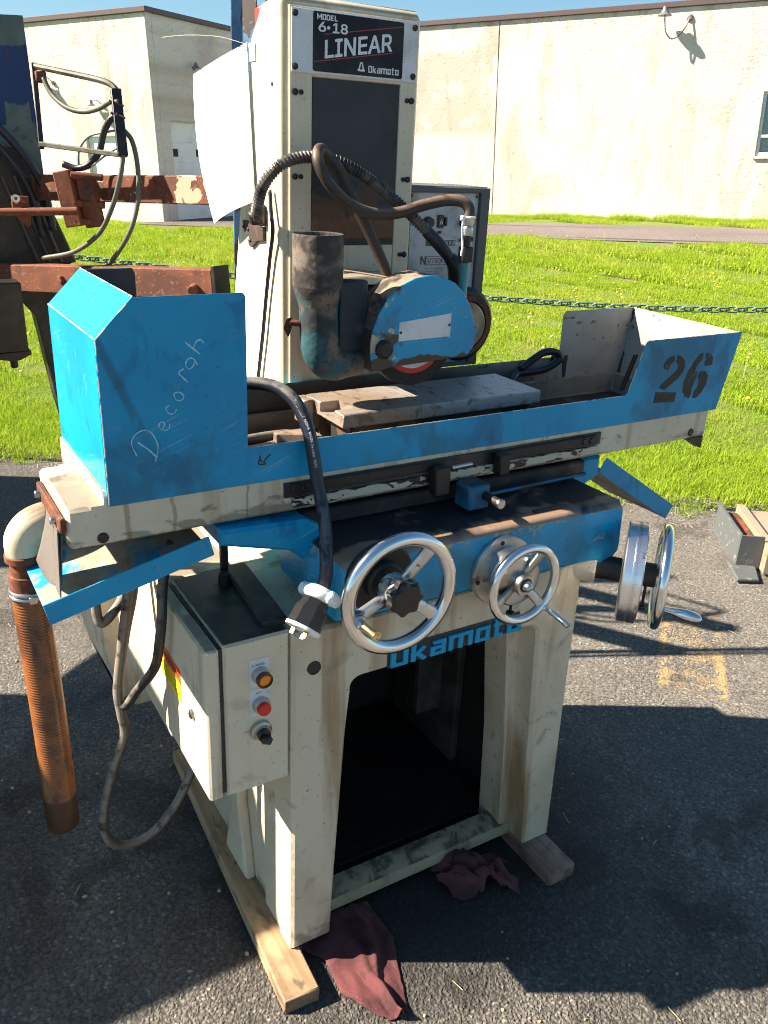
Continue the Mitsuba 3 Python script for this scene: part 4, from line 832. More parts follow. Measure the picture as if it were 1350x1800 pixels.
# coolant pipe and hoses
cp = g('coolant_pipe', cyl((.139, .232, 1.195), (.137, .232, 1.293), .0072), mat('teal_paint', lambda p, n, uv: mix((.05, .28, .31), (.03, .17, .20), grime(p, 25)), .4))
sub(cp, 'valve', rbox(.126, .148, .222, .242, 1.293, 1.320, .002), BLACKSTEEL)
sub(cp, 'fitting', union([cyl((.137, .232, 1.318), (.137, .232, 1.342), .0075), rbox(.118, .15, .228, .236, 1.329, 1.337, .001)]), BLACKSTEEL)
sub(cp, 'hose_barb', lathe([(0, 1.340), (.0105, 1.340), (.0105, 1.352), (.008, 1.356), (.0115, 1.362), (.0115, 1.372), (0, 1.372)], (.137, .232, 0), (0, 0, 1), 20), SATIN)
sub(cp, 'hose', tube([(.137, .232, 1.362), (.140, .235, 1.385), (.128, .245, 1.3975), (.104, .262, 1.3975), (.066, .28, 1.387), (.024, .29, 1.374), (-.025, .295, 1.372), (-.073, .30, 1.388), (-.110, .305, 1.420), (-.126, .315, 1.454), (-.113, .335, 1.473), (-.090, .35, 1.463), (-.068, .345, 1.44), (-.040, .335, 1.385), (-.008, .325, 1.325), (.020, .32, 1.27), (.028, .32, 1.24)], .0102, 14), COOLHOSE, True)
tie = torus(.0122, .0022, (.137, .2325, 1.371), (0.1, 0, 1), 24, 8)
sub(cp, 'cable_tie', cat(tie, rbox(.118, .126, .224, .232, 1.366, 1.374, .001), tube([(.122, .227, 1.367), (.121, .226, 1.345), (.123, .224, 1.325), (.1195, .222, 1.305)], .0016, 6, 5)), WHITEPL)
ap = spline([(-.186, .44, 1.352), (-.196, .415, 1.372), (-.195, .39, 1.41), (-.175, .37, 1.442), (-.14, .365, 1.4575), (-.095, .36, 1.459), (-.06, .35, 1.452), (-.01, .335, 1.425), (.05, .32, 1.382), (.105, .305, 1.335)], 30)
s_ = np.r_[0, np.cumsum(np.linalg.norm(np.diff(ap, axis=0), axis=1))]; tt = np.arange(0, s_[-1], .0016)
ap = np.stack([np.interp(tt, s_, ap[:, k]) for k in range(3)], 1)
ac = g('armored_cable', tube(ap, .0098+.0011*np.sign(np.sin(np.arange(len(ap))*PI/2+.3)), 12, 1, smoothpath=False), mat('armor', lambda p, n, uv: mix((.02, .02, .022), (.10, .085, .075), grime(p, 40, .4, .65)), .4), False)
sub(ac, 'sleeve', tube([(.098, .307, 1.341), (.125, .298, 1.315), (.150, .292, 1.288)], [.0115, .012, .0105], 14, 6), BLACKRUB, 40)
sub(ac, 'elbow_connector', tube([(.145, .293, 1.294), (.158, .290, 1.278), (.164, .29, 1.255), (.160, .292, 1.235)], [.012, .0165, .0175, .014], 16, 6), BLACKPL, 50)
sub(ac, 'wall_fitting', lathe([(0, 0), (.0135, 0), (.0135, .018), (.010, .022), (.010, .03), (0, .03)], (-.185, .445, 1.346), (-.25, -.35, .9), 16), BLACKSTEEL)
# ---- chuck controller
cc = g('chuck_controller', prism(Polygon([(.168, 1.02), (.392, 1.02), (.392, 1.412), (.168, 1.412)]), 'y', .512, .66, .003), mat('controller_grey', (.10, .10, .10), .5), label='control unit with dials behind the column')
ff = prism(Polygon([(.171, 1.022), (.390, 1.022), (.390, 1.410), (.171, 1.410)], [[(.186, 1.03), (.366, 1.03), (.366, 1.3995), (.186, 1.3995)]]), 'y', .500, .5118, .001)
sub(cc, 'frame', ff, mat('controller_edge', (.085, .085, .09), .5))
sub(cc, 'face_plate', rbox(.1865, .3655, .5085, .5117, 1.0305, 1.399, .0008), mat('panel_grey', lambda p, n, uv: mix((.46, .46, .49), (.30, .29, .29), grime(p, 20, .45, .7)), .35))
sub(cc, 'mounting_lug', rbox(.13, .268, .655, .662, 1.41, 1.448, .002), mat('lug_grey', (.16, .15, .14), .6))
sub(cc, 'lug_bolt', cyl((.235, .655, 1.432), (.235, .648, 1.432), .010, 6, .001), BLACKSTEEL)
FY = .5084
def fp(name, m, b, smooth=False): return sub(cc, name, m, b, smooth)
fp('knob', lathe([(0, .012), (.0105, .012), (.0125, .002), (.0125, 0), (0, 0)], (.2345, FY, 1.3395), (0, -1, 0), 9), BLACKPL)
fp('rocker_switch', union([rbox(.259, .275, FY-.004, FY, 1.328, 1.354, .001), rbox(.276, .282, FY-.006, FY, 1.332, 1.350, .001)]), BLACKPL)
fp('switch_mark', text('A', .010, (.2625, FY-.0041, 1.3345), depth=.0004), SILVERPR)
fp('switch', rbox(.189, .206, FY-.005, FY, 1.334, 1.358, .001), mat('switch_grey', (.25, .28, .30), .4))
fp('dial', lathe([(0, .010), (.009, .010), (.010, 0), (0, 0)], (.327, FY, 1.338), (0, -1, 0), 20), BLACKPL)
ticks = []
for a in np.radians(np.arange(-40, 230, 16)): ticks.append(rbox(.327+.0145*math.cos(a)-.0009, .327+.0145*math.cos(a)+.0009, FY-.0004, FY, 1.338+.0145*math.sin(a)-.0009, 1.338+.0145*math.sin(a)+.0009, .0002))
fp('dial_scale', cat(*ticks), BLACKPL)
fp('indicator', rbox(.261, .2715, FY-.001, FY, 1.3155, 1.3215, .0003), BLACKPL)
fp('lamp_row', rbox(.233, .310, FY-.001, FY, 1.2905, 1.302, .0003), LENS)
fp('lamp_row_bars', cat(*[rbox(.255+k*.0095, .2605+k*.0095, FY-.0015, FY-.0011, 1.2925, 1.300, .0002) for k in range(6)]), mat('bar_grey', (.30, .34, .34), .4))
fp('lettering', cat(text('N', .0165, (.2195, FY, 1.2525), depth=.0004, bold=True), text('EUTROFIER', .0105, (.2335, FY, 1.2545), depth=.0004, sx=.86), text('II', .0165, (.3085, FY, 1.2525), depth=.0004, bold=True), rbox(.2335, .305, FY-.0004, FY, 1.2505, 1.2517, .0001), rbox(.2335, .305, FY-.0004, FY, 1.2680, 1.2692, .0001)), BLACKPL)
fp('small_print', cat(*[rbox(.235+.004*(k % 2), .285-.006*(k % 3), FY-.0003, FY, 1.243-.006*k, 1.2437-.006*k, .00005) for k in range(4)]+[rbox(.258+.0065*k, .261+.0065*k, FY-.0003, FY, 1.3075, 1.3095, .0001) for k in range(3)]), BLACKPL)
for x in (.1905, .3595): fp('face_screw', cyl((x, FY, 1.3925), (x, FY-.002, 1.3925), .0032, 12, .0004), BLACKPL)
# ---- hand wheels
def spoke(a, b, wa, wb, th, ax):
    a, b, ax = np.array(a), np.array(b), np.array(ax, float); d = (b-a)/np.linalg.norm(b-a); s = np.cross(ax, d)
    pts = []
    for p, w in ((a, wa), (b, wb)):
        for q in (-1, 1):
            for t in (-1, 1): pts += [p+s*w*q+ax*th*t*.45, p+s*w*q*.6+ax*th*t]
    return hullm(pts)
def handwheel(name, c, ax, R, r, ang, hub, label, m_rim, m_sp, dish=.012):
    c, ax = np.array(c, float), np.array(ax, float)/np.linalg.norm(ax); k = g(name, torus(R-r, r, c, ax, 72, 18), CHROME, True, label)
    x, y, z = frame(ax); hc = c-ax*dish
    for a in np.radians(ang):
        d = x*math.cos(a)+y*math.sin(a)
        sub(k, 'spoke', spoke(hc+d*hub*.7, c+d*(R-r*1.6), hub*.36, hub*.46, r*.55, ax), m_sp, 50)
    sub(k, 'hub', lathe([(0, .013), (hub*.6, .013), (hub*.66, .016), (hub*.92, .016), (hub, .010), (hub, -.014), (0, -.014)], hc, ax, 32), m_sp)
    return k, x, y, z, hc
F_ = (0, -1, 0)
c1 = np.array([-.186, -.104, .840])
k, x, y, z, hc = handwheel('hand_wheel', c1, F_, .1045, .0115, (52, 198, 322), .026, 'large plain handwheel with a black star knob', CASTALU, CASTALU)
star = [((.0285+.0026*math.cos(7*t))*math.cos(t), (.0285+.0026*math.cos(7*t))*math.sin(t)) for t in np.linspace(0, 2*PI, 84, endpoint=False)]
m = place(prism(star, 'z', .012, .036, .004), hc, F_); sub(k, 'star_knob', m, BLACKPL, 40)
hp = c1+np.array([-.0765, -.006, -.0285])
sub(k, 'handle_boss', cyl(hp+[0, .012, 0], hp+[0, -.004, 0], .0125), CASTALU)
sub(k, 'handle', lathe([(0, 0), (.005, 0), (.005, .012), (.0068, .013), (.0062, .028), (.0085, .040), (.0085, .043), (.006, .043), (0, .036)], hp+[0, -.003, 0], (.12, -1, -.04), 20), BRASS)
sub(k, 'handle_nut', cyl(hp+[0, -.003, 0], hp+[.0012, -.012, 0], .0085, 6, .0006), SATIN)
sub(k, 'bearing_flange', lathe([(0, .030), (.030, .030), (.034, .026), (.034, .010), (.058, .009), (.062, .005), (.062, 0), (0, 0)], (-.180, -.026, .834), F_, 40), BLACKSTEEL)
sub(k, 'shaft', cyl((-.183, -.05, .837), (-.186, -.09, .84), .012), SATIN)
c2 = np.array([.078, -.095, .790])
k, x, y, z, hc = handwheel('hand_wheel', c2, F_, .0775, .0085, (58, 205, 312), .020, 'smaller chrome handwheel in front of a graduated collar', CHROME, SATIN)
sub(k, 'hub_nut', lathe([(0, .030), (.004, .0295), (.0075, .026), (.0078, .020), (.0095, .019), (.0095, .008), (0, .008)], hc, F_, 12), SATIN)
sub(k, 'hub_recess', cyl(hc+[0, -.0128, 0], hc+[0, -.0135, 0], .0125, 24, .0002), OILY)
hp = c2+np.array([.0475, -.004, -.0525])
sub(k, 'handle', lathe([(0, 0), (.0058, 0), (.0058, .006), (.0042, .008), (.005, .02), (.0045, .05), (.0058, .057), (.0045, .060), (0, .061)], hp, (.15, -1, -.22), 18), CHROME)
sub(k, 'flange', lathe([(0, .012), (.052, .012), (.065, .010), (.067, .006), (.067, 0), (0, 0)], (.078, -.0265, .790), F_, 48), SATIN)
for a in (100, 190, 280, 10): sub(k, 'flange_bolt', cyl((.078+.0585*math.cos(math.radians(a)), -.036, .79+.0585*math.sin(math.radians(a))), (.078+.0585*math.cos(math.radians(a)), -.0392, .79+.0585*math.sin(math.radians(a))), .0042, 12, .0005), BLACKPL)
sub(k, 'graduated_collar', lathe([(0, .056), (.030, .056), (.046, .054), (.049, .050), (.049, .036), (.0505, .035), (.0505, .012), (0, .012)], (.078, -.0265, .790), F_, 48), SATIN)
sub(k, 'lock_screw', union([cyl((.078, -.066, .752), (.078, -.066, .722), .0028, 10, .0004), cyl((.078, -.066, .722), (.078, -.066, .716), .0078, 16, .001)]), BLACKSTEEL)
a_ = np.array([math.sin(math.radians(138)), math.cos(math.radians(138)), 0]); O = np.array([.315, .02, .730])
c3 = O+a_*.1637
k, x, y, z, hc = handwheel('hand_wheel', c3, a_, .1055, .0105, (20, 140, 262), .022, 'chrome handwheel seen edge on at the right corner', CHROME, CHROME, .006)
sub(k, 'corner_boss', cyl(O-a_*.045, O+a_*.040, .034, 32, .003), CASTCREAM)
sub(k, 'bearing', cyl(O+a_*.039, O+a_*.088, .024, 28), BLACKSTEEL)
sub(k, 'dial', lathe([(0, 0), (.0985, 0), (.1005, .002), (.1005, .0165), (.0995, .0172), (.0995, .0182), (.1005, .019), (.1005, .036), (.098, .038), (.088, .038), (.086, .032), (0, .032)], O+a_*.090, a_, 72), DIAL, 30)
sub(k, 'dial_hub', cyl(O+a_*.12, O+a_*.155, .024, 24), BLACKSTEEL)
gm = []
X, Yv, Zv = frame(a_)
for q in range(150):
    t = 2*PI*q/150; d = X*math.cos(t)+Yv*math.sin(t); L = .009 if q % 5 == 0 else .006
    p = O+a_*(.090+.0195)+d*.1006; gm.append(obox(p, p+a_*L, .0006, .0003, .00005, up=d))
for q, s in enumerate(('50', '100', '150', '200', '250', '300')):
    t = math.radians(60*q+12); d = X*math.cos(t)+Yv*math.sin(t); tv = np.cross(a_, d)
    gm.append(text(s, .0055, O+a_*(.090+.030)+d*.1006-tv*.004, tv, -a_ if False else a_*-1, .0003) if False else text(s, .005, O+a_*.1205+d*.1006, tv, -np.cross(tv, d)*-1 if False else np.cross(d, tv), .0003))
sub(k, 'dial_graduation', cat(*gm), BLACKPL, False)
sub(k, 'lock_screw', union([cyl(O+a_*.139+[0, 0, -.02], O+a_*.139+[0, 0, -.070], .003, 10, .0004), cyl(O+a_*.139+[0, 0, -.070], O+a_*.139+[0, 0, -.077], .0075, 16, .001)]), BLACKSTEEL)
sub(k, 'centre_nut', lathe([(0, .026), (.006, .024), (.009, .018), (.009, .008), (0, .008)], hc, a_, 18), SATIN)
tv = np.cross([0, 0, 1.0], a_)
hp = c3+np.array([0, 0, -.0345])-tv*.085*0+np.array([.0, .0, -.02])
hd = np.array([.86, -.42, -.03]); hd = a_*.97+np.array([0, 0, -.02])
sub(k, 'crank_handle', lathe([(0, 0), (.007, 0), (.007, .010), (.0055, .013), (.0058, .022), (.0085, .036), (.0118, .056), (.0112, .070), (.0075, .082), (.003, .0862), (0, .0865)], c3+np.array([0, 0, -.052])+tv*(-.03), hd+tv*(-.20), 28), CHROME)
# ---- control box on the left of the base
cb = g('control_box', prism([(-.437, .455), (-.3235, .455), (-.3235, .752), (-.437, .752)], 'y', .008, .262, .004), CREAM)
sub(cb, 'gap_seal', rbox(-.4445, -.4372, .014, .258, .461, .746, .001), BLACKRUB)
dk = sub(cb, 'door', rbox(-.469, -.4447, .006, .262, .457, .750, .004), CREAM)
sub(cb, 'oily_lid', rbox(-.434, -.327, .012, .258, .7522, .7536, .0005), OILY)
sub(cb, 'door_lock', lathe([(0, .006), (.006, .006), (.0085, .004), (.0092, 0), (0, 0)], (-.469, .077, .592), (-1, 0, 0), 24), SATIN)
def xq(pts, x0, x1): return prism(pts, 'x', x0, x1)
sub(cb, 'warning_label', xq([(.134, .6155), (.242, .617), (.242, .645), (.134, .6425)], -.4698, -.4692), ORANGE, False)
sub(cb, 'warning_label', xq([(.134, .575), (.242, .579), (.242, .6165), (.134, .615)], -.4698, -.4692), YELLOW, False)
sub(cb, 'warning_label_print', cat(text('WARNING', .011, (-.4699, .228, .6245), (0, -1, 0), (0, 0, 1), .0002, True, 1.15), *[rbox(-.47005, -.46985, .150, .232-.012*(k % 2), .6075-.0075*k, .6092-.0075*k, .00005) for k in range(4)]), BLACKPL, False)
FB = .0079
for zc, zt, nm, m, lines in ((.684, .714, 'start_button', BTNO, (('G. WHEEL', -.3945+.0035, .7015), ('ON', -.381, .6955))), (.626, .657, 'stop_button', BTNR, (('OFF', -.384, .6475),))):
    bkk = sub(cb, nm, lathe([(0, .022), (.0105, .0215), (.0112, .020), (.0112, .012), (0, .012)], (-.3765, FB, zc), F_, 28), m)
    sub(cb, nm+'_collar', lathe([(.0118, .012), (.0118, .018 if m == BTNO else .0145), (.0132, .018 if m == BTNO else .0145), (.0135, .012), (.0142, .0115), (.0150, .008), (.0150, .0), (0, 0)], (-.3765, FB, zc), F_, 28), SATIN)
    sub(cb, nm+'_plate', prism(rr(-.3945, -.3600, zc-.021, zt, .003), 'y', FB-.0012, FB, .0002), PLATEW, False)
    sub(cb, nm+'_print', cat(*[text(s, .0036, (x_, FB-.0012, z_), depth=.0002, bold=True) for s, x_, z_ in lines]), BLACKPL, False)
sub(cb, 'start_button_bezel', lathe([(.0105, .022), (.0105, .0245), (.0135, .0235), (.0138, .016), (.0118, .016)], (-.3765, FB, .684), F_, 28), mat('brown_bezel', (.05, .02, .012), .2))
sk_ = sub(cb, 'selector_switch', lathe([(0, .015), (.0135, .015), (.0145, .010), (.0182, .008), (.0190, .005), (.0190, 0), (0, 0)], (-.3775, FB, .575), F_, 32), SATIN)
sub(cb, 'selector_knob', union([cyl((-.3775, FB-.014, .575), (-.3775, FB-.022, .575), .0115, 24), obox((-.3785-.006, FB-.026, .570+.004), (-.3725+.004, FB-.026, .5665), .013, .011, .002, up=(0, 1, 0))]), BLACKPL)
sub(cb, 'cable_gland', cyl((-.30-.06, .20, .753), (-.36, .20, .775), .011), BLACKSTEEL)
g('cover_strip', union([obox((-.322, .25, .758), (-.338, .03, .757), .045, .014, .004), rbox(-.352, -.338, .235, .246, .753, .88, .002)]), OILY)
# ---- cabinet and drain at the rear left
rc = g('rear_cabinet', prism([(-.470, .52), (-.470, .33), (-.445, .21), (-.40, .15), (-.25, .15), (-.25, .54), (-.455, .54)], 'y', .755, 1.05, .006), CREAM)
sub(rc, 'lid', rbox(-.462, -.25, .76, 1.04, .5405, .548, .003), mat('dusty_pink', lambda p, n, uv: mix((.36, .20, .17), (.22, .13, .10), grime(p, 18, .4, .7)), .8))
px_ = -.668
dp = g('drain_pipe', tube([(-.60, .31, .884), (-.628, .305, .888), (-.652, .303, .880), (-.667, .302, .862), (-.669, .302, .835)], [.029, .030, .0305, .030, .029], 24, 8), CREAM, 50)
sub(dp, 'collar', lathe([(.0295, .838), (.0315, .836), (.0315, .826), (.0255, .824), (.0255, .800), (.0285, .799), (.0285, .765), (.0, .765)], (-.669, .302, 0), (0, 0, 1), 28), RUST)
cl = [torus(.0302, .0042, (-.6685, .302, .762), (.03, 0, 1), 40, 8), torus(.0300, .0035, (-.6687, .302, .770), (.03, 0, 1), 40, 8), rbox(-.675, -.663, .266, .274, .756, .769, .001)]
sub(dp, 'clamp', cat(*cl), SATIN)
hp_ = spline([(-.6685, .302, .770), (-.6675, .302, .70), (-.6655, .302, .60), (-.664, .302, .50), (-.6635, .302, .40), (-.664, .302, .258)], 80)
s_ = np.r_[0, np.cumsum(np.linalg.norm(np.diff(hp_, axis=0), axis=1))]; tt = np.arange(0, s_[-1], .0011)
hp_ = np.stack([np.interp(tt, s_, hp_[:, q]) for q in range(3)], 1)
sub(dp, 'hose_cuff', lathe([(.0295, .330), (.0305, .328), (.0303, .300), (.0300, .262), (.027, .256), (0, .256)], (-.6637, .302, 0), (0, 0, 1), 28), mat('dark_cuff', (.05, .022, .012), .35))
sub(dp, 'ribbed_hose', tube(hp_, .0292+.0008*np.sin(np.arange(len(hp_))*PI*2/5), 28, 1, smoothpath=False), RIBHOSE, True)

# ================================================================== LOOSE THINGS AROUND IT
tm = thing('timber_skid', 'pale sawn timber under the left side of the base, end towards the camera', 'timber', 'timbers under the machine')
def timber(key, c0, ang, L, w, m):
    a = math.radians(ang); d = np.array([math.sin(a), math.cos(a), 0]); s = np.array([d[1], -d[0], 0]); c0 = np.array(c0)
    mm = rbox(-w/2, w/2, 0, L, 0.0, .0348, .0025); R = np.eye(4); R[:3, 0], R[:3, 1], R[:3, 3] = s, d, (*c0, 0); mm.apply_transform(R); scene[key] = mikit.ply(fixed(mm), m, smooth=40)
timber(tm, (-.345, -.094), 3.2, .78, .070, WOOD)
t2 = thing('timber_skid', 'short dark oily timber under the right front leg', 'timber', 'timbers under the machine')
timber(t2, (.288, -.098), 0.0, .78, .074, WOOD2)
def rag(label, c, fn, nu=70, nv=70):
    def f(u, v):
        x, y, z = fn(u, v)
        return np.stack([x, y, z], -1)
    return solo('shop_rag', label, 'rag', grid_sheet(f, nu, nv, .0016), RAG, True, group='red shop rags under the machine')
def r1(u, v):
    P = np.array([[(-.315, .05), (-.262, -.03), (-.272, -.105), (-.225, -.185)], [(-.25, .06), (-.225, -.03), (-.232, -.11), (-.212, -.20)], [(-.17, .06), (-.165, -.04), (-.19, -.12), (-.19, -.207)], [(-.12, .055), (-.118, -.045), (-.150, -.125), (-.178, -.203)]])
    iu, iv = u*3, v*3; a, b = np.minimum(iu.astype(int), 2), np.minimum(iv.astype(int), 2); s, t = (iu-a)[..., None], (iv-b)[..., None]
    p = (P[a, b]*(1-s)+P[a+1, b]*s)*(1-t)+(P[a, b+1]*(1-s)+P[a+1, b+1]*s)*t
    q = np.stack([p[..., 0]*16, p[..., 1]*7, p[..., 0]*0], -1)
    z = .004+.028*np.abs(meshkit.fbm(q+3, 3)-.5)*2*np.sin(np.clip(u, 0, 1)*PI)**.5+.012*np.exp(-((u-.42-.15*v)/.07)**2)+.010*np.exp(-((u-.75+.2*v)/.06)**2)
    e = meshkit.fbm(np.stack([u*9, v*9, u*0], -1), 3)-.5
    return p[..., 0]+.007*e, p[..., 1]+.007*e, z
rag('large red shop rag lying half in the sun beside the pale timber', None, r1)
def r2(u, v):
    a = (u-.5)*2; b = (v-.5)*2; n1 = meshkit.fbm(np.stack([u*4+1, v*4, u*0], -1), 3); n2 = meshkit.fbm(np.stack([u*4+9, v*4+5, u*0], -1), 3)
    return .125+.075*a*(1-.15*b*b)+.05*(n2-.5), .008-.062*b-.030*a+.05*(n1-.5), .006+.050*n1*np.clip(1.25-a*a*.7-b*b*.7, 0, 1)+.016*np.abs(np.sin(9*n2+4*u))*np.clip(1.2-a*a-b*b, 0, 1)
rag('small crumpled dark red rag in the shade behind the front sill', None, r2)
# paper in a plastic sleeve, hung from the edge of the column
A_, B_, C_, D_ = map(np.array, ((-.205, .699, 1.582), (-.153, .552, 1.632), (-.152, .528, 1.376), (-.190, .650, 1.325)))
def pf_(u, v):
    U, V = u[..., None], v[..., None]
    p = (A_*(1-U)+B_*U)*(1-V)+(D_*(1-U)+C_*U)*V
    return p+np.array([-.9, -.3, 0])*(.010*np.sin(U*PI)*(.4+V)+.014*(1-U)**2*np.sin(V*PI))
pk = thing('paper_sheet', 'blank white sheet in a clear sleeve hanging from the left edge of the column', 'paper')
put(pk, 'sheet', grid_sheet(pf_, 16, 20, .0012), PAPER, True)
put(pk, 'sleeve', grid_sheet(lambda u, v: pf_(u, 0*u)+np.array([0, -.002, .014])*v[..., None], 12, 3, .0012), mat('clear_sleeve', (.50, .51, .55), .2), True)
put(pk, 'string', tube([(-.158, .551, 1.643), (-.19, .60, 1.655), (-.23, .66, 1.658), (-.26, .71, 1.655)], .0004, 5, 8), mat('twine', (.75, .65, .45), .8))
put(pk, 'tape', grid_sheet(lambda u, v: np.stack([-.1492+0*u, .525+.03*u, 1.615+.03*v], -1), 3, 3, .0008), PAPER, False)
# power cord with its plug, hung over the guard
pc = thing('power_cord', 'thick black power cord with twist plug hung over the front guard', 'cable')
put(pc, 'cable', tube([(-.50, .28, 1.0), (-.44, .26, 1.06), (-.37, .225, 1.107), (-.314, .19, 1.117), (-.280, .155, 1.116), (-.262, .12, 1.100), (-.252, .092, 1.062), (-.250, .078, 1.028), (-.247, .068, .985), (-.247, .045, .938), (-.262, .004, .915), (-.279, -.030, .899), (-.286, -.045, .872), (-.291, -.046, .850), (-.300, -.048, .834)], .0108, 16, 12), CORD, True)
put(pc, 'loop', tube([(-.50, .30, .97), (-.38, .31, .968), (-.27, .335, .968), (-.19, .345, .967), (-.165, .33, .967), (-.20, .30, .966), (-.30, .28, .966), (-.45, .28, .967)], .0095, 12), RUBBER2, True)
pa = np.array([-.64, -.30, -.72]); pa /= np.linalg.norm(pa); p0 = np.array([-.300, -.046, .832])
put(pc, 'plug', lathe([(0, -.004), (.019, -.004), (.0225, .006), (.0235, .016), (.0275, .022), (.0285, .050), (.0, .050)], p0, pa, 8), BLACKPL, 30)
cl_ = [place(torus(.0185, .0110, (0, 0, -.006), (0, 0, 1), 28, 10), p0, pa)]
x, y, z = frame(pa)
for sg_ in (-1, 1): cl_.append(place(obox((sg_*.027, -.017, -.006), (sg_*.027, .017, -.006), .015, .020, .005), p0, pa))
put(pc, 'plug_clamp', cat(*cl_), WHITEPL)
put(pc, 'clamp_screw', cat(*[place(cyl((sg_*.027, -.0178, -.006), (sg_*.027, -.0165, -.006), .0050, 12, .0003), p0, pa) for sg_ in (-1, 1)]), BLACKSTEEL)
put(pc, 'plug_face', lathe([(0, .050), (.0292, .050), (.0292, .055), (0, .055)], p0, pa, 28), WHITEPL)
for q in range(3):
    t = q*2*PI/3+.4; x, y, z = frame(pa); b0 = p0+(x*math.cos(t)+y*math.sin(t))*.013+pa*.055
    put(pc, 'prong', obox(b0, b0+pa*.012, .008, .0025, .0005), mat('dull_brass', (.42, .30, .12), .5, .8) if q == 0 else 'mat_dull_brass')
def imprint(name, s, path, r, h, side, key):
    """White lettering printed along a cable: each letter a flat outline bent onto its surface."""
    pts = spline(path, 40); L = np.r_[0, np.cumsum(np.linalg.norm(np.diff(pts, axis=0), axis=1))]
    m = text(s, h, (0, 0, 0), (1, 0, 0), (0, 1, 0), .0003); V = m.vertices.copy(); ln = V[:, 0].max(); V[:, 0] *= min(1, L[-1]/ln)
    P = np.stack([np.interp(V[:, 0], L, pts[:, k]) for k in range(3)], 1); tg = np.gradient(pts, axis=0); tg /= np.linalg.norm(tg, axis=1, keepdims=True)
    t = np.stack([np.interp(V[:, 0], L, tg[:, k]) for k in range(3)], 1); t /= np.linalg.norm(t, axis=1, keepdims=True)
    s_ = np.array(side, float)[None]-t*(t@np.array(side, float))[:, None]; s_ /= np.linalg.norm(s_, axis=1, keepdims=True); w = np.cross(s_, t)
    a = (V[:, 1]-h/2)/r
    m.vertices = P+(s_*np.cos(a)[:, None]+w*np.sin(a)[:, None])*(r+.00015+V[:, 2:3]); put(key, name, fixed(m), SILVERPR, False)
imprint('print', 'TYPE  600V  MSHA  MADE IN USA  90°C', [(-.262, .12, 1.100), (-.252, .092, 1.062), (-.250, .078, 1.028), (-.247, .068, .985), (-.247, .045, .938), (-.262, .004, .915)], .0108, .0042, (-.35, -1, .3), pc)
# cord coil hanging under the tray
cc_ = thing('coiled_cord', 'dusty grey cord hanging in loops beneath the left coolant tray', 'cable')
yb = .30
put(cc_, 'strand', tube([(-.46, .17, .87), (-.478, .170, .802), (-.487, .162, .735), (-.490, .172, .688), (-.492, .195, .632), (-.498, .225, .588), (-.510, .268, .536), (-.528, .292, .492), (-.538, .305, .497), (-.528, .325, .54), (-.505, .345, .62), (-.482, .355, .70), (-.470, .36, .80), (-.47, .36, .89)], .0088, 14, 10), RUBBER, True)
put(cc_, 'strand', tube([(-.50, .31, .89), (-.497, .31, .77), (-.512, .305, .68), (-.526, .305, .60), (-.5385, .305, .52), (-.537, .30, .47), (-.535, .30, .42), (-.562, .295, .355), (-.588, .29, .270), (-.590, .29, .205), (-.565, .29, .166), (-.505, .295, .160), (-.445, .305, .205), (-.400, .315, .28), (-.36, .33, .36)], .0094, 14, 10), RUBBER2, True)
put(cc_, 'strand', tube([(-.56, .33, .88), (-.553, .33, .77), (-.559, .325, .69), (-.553, .32, .662), (-.530, .325, .675), (-.500, .33, .715), (-.475, .34, .78), (-.46, .35, .88)], .0090, 14, 10), RUBBER2, True)

# ================================================================== OLD MACHINES BEHIND AND BESIDE
om = thing('old_press', 'rusty dismantled machine with brown beams and hanging hoses at the left edge', 'machine')
def o(name, m, b, smooth=40, label=None): return put(om, name, m, b, smooth, label)
o('beam', obox((-.60, 2.42, 1.300), (.055, 1.305, 1.356), .05, .075, .003), RUSTCHIP, label='upper rusty beam with flaking cream paint at its end')
lb = o('beam', obox((-.72, 2.35, 1.02), (.008, 1.163, 1.126), .06, .080, .003), RUST)
sub(lb, 'end_plate', obox((.008, 1.163, 1.126), (.0145, 1.152, 1.127), .064, .096, .002), BLACKSTEEL)
sub(lb, 'pipe_stub', cyl((-.040, 1.215, 1.113), (-.068, 1.165, 1.110), .013, 20), RUST)
D3 = lambda a, b, t: np.array(a)*(1-t)+np.array(b)*t
o('post_plate', hullm([(x, y+d, z) for d in (0, .03) for x, y, z in ((-.47, 1.965, 1.79), (-.284, 1.93, 1.797), (-.272, 1.93, 1.36), (-.47, 1.965, 1.36))]), OLDBLUE)
o('body', prism([(-.60, 1.10), (-.249, 1.083), (-.203, 1.10), (-.304, 1.374), (-.340, 1.445), (-.60, 1.45)], 'y', 1.90, 2.25, .006), BLACKSTEEL)
for t in (.2, .45, .7):
    o('rib', obox((-.43+.14*t, 1.896, 1.36), (-.35+.14*t, 1.896, 1.10), .016, .012, .004), mat('dark_rib', (.05, .048, .047), .4) if t == .2 else 'mat_dark_rib')
o('leg', prism([(-.44, 1.09), (-.40, 1.0), (-.347, .93), (-.312, .66), (-.19, .0), (-.06, .0), (-.17, .60), (-.22, 1.09)], 'y', 1.905, 1.99, .004), BLACKSTEEL)
o('bracket', rbox(-.535, -.418, 1.66, 1.74, .868, 1.075, .004), BLACKSTEEL)
o('bracket_flange', hullm([(x, y, z) for y in (1.655, 1.745) for x, z in ((-.54, .868), (-.412, .872), (-.412, .862), (-.448, .846), (-.475, .846), (-.54, .860))]), BLACKSTEEL)
o('bracket_bolt', cyl((-.460, 1.69, .848), (-.460, 1.69, .818), .011, 12), BLACKSTEEL)
o('clamp', union([obox((-.272, 1.63, 1.385), (-.252, 1.615, 1.235), .05, .05, .003), obox((-.222, 1.60, 1.375), (-.205, 1.585, 1.235), .03, .05, .003)]), RUST)
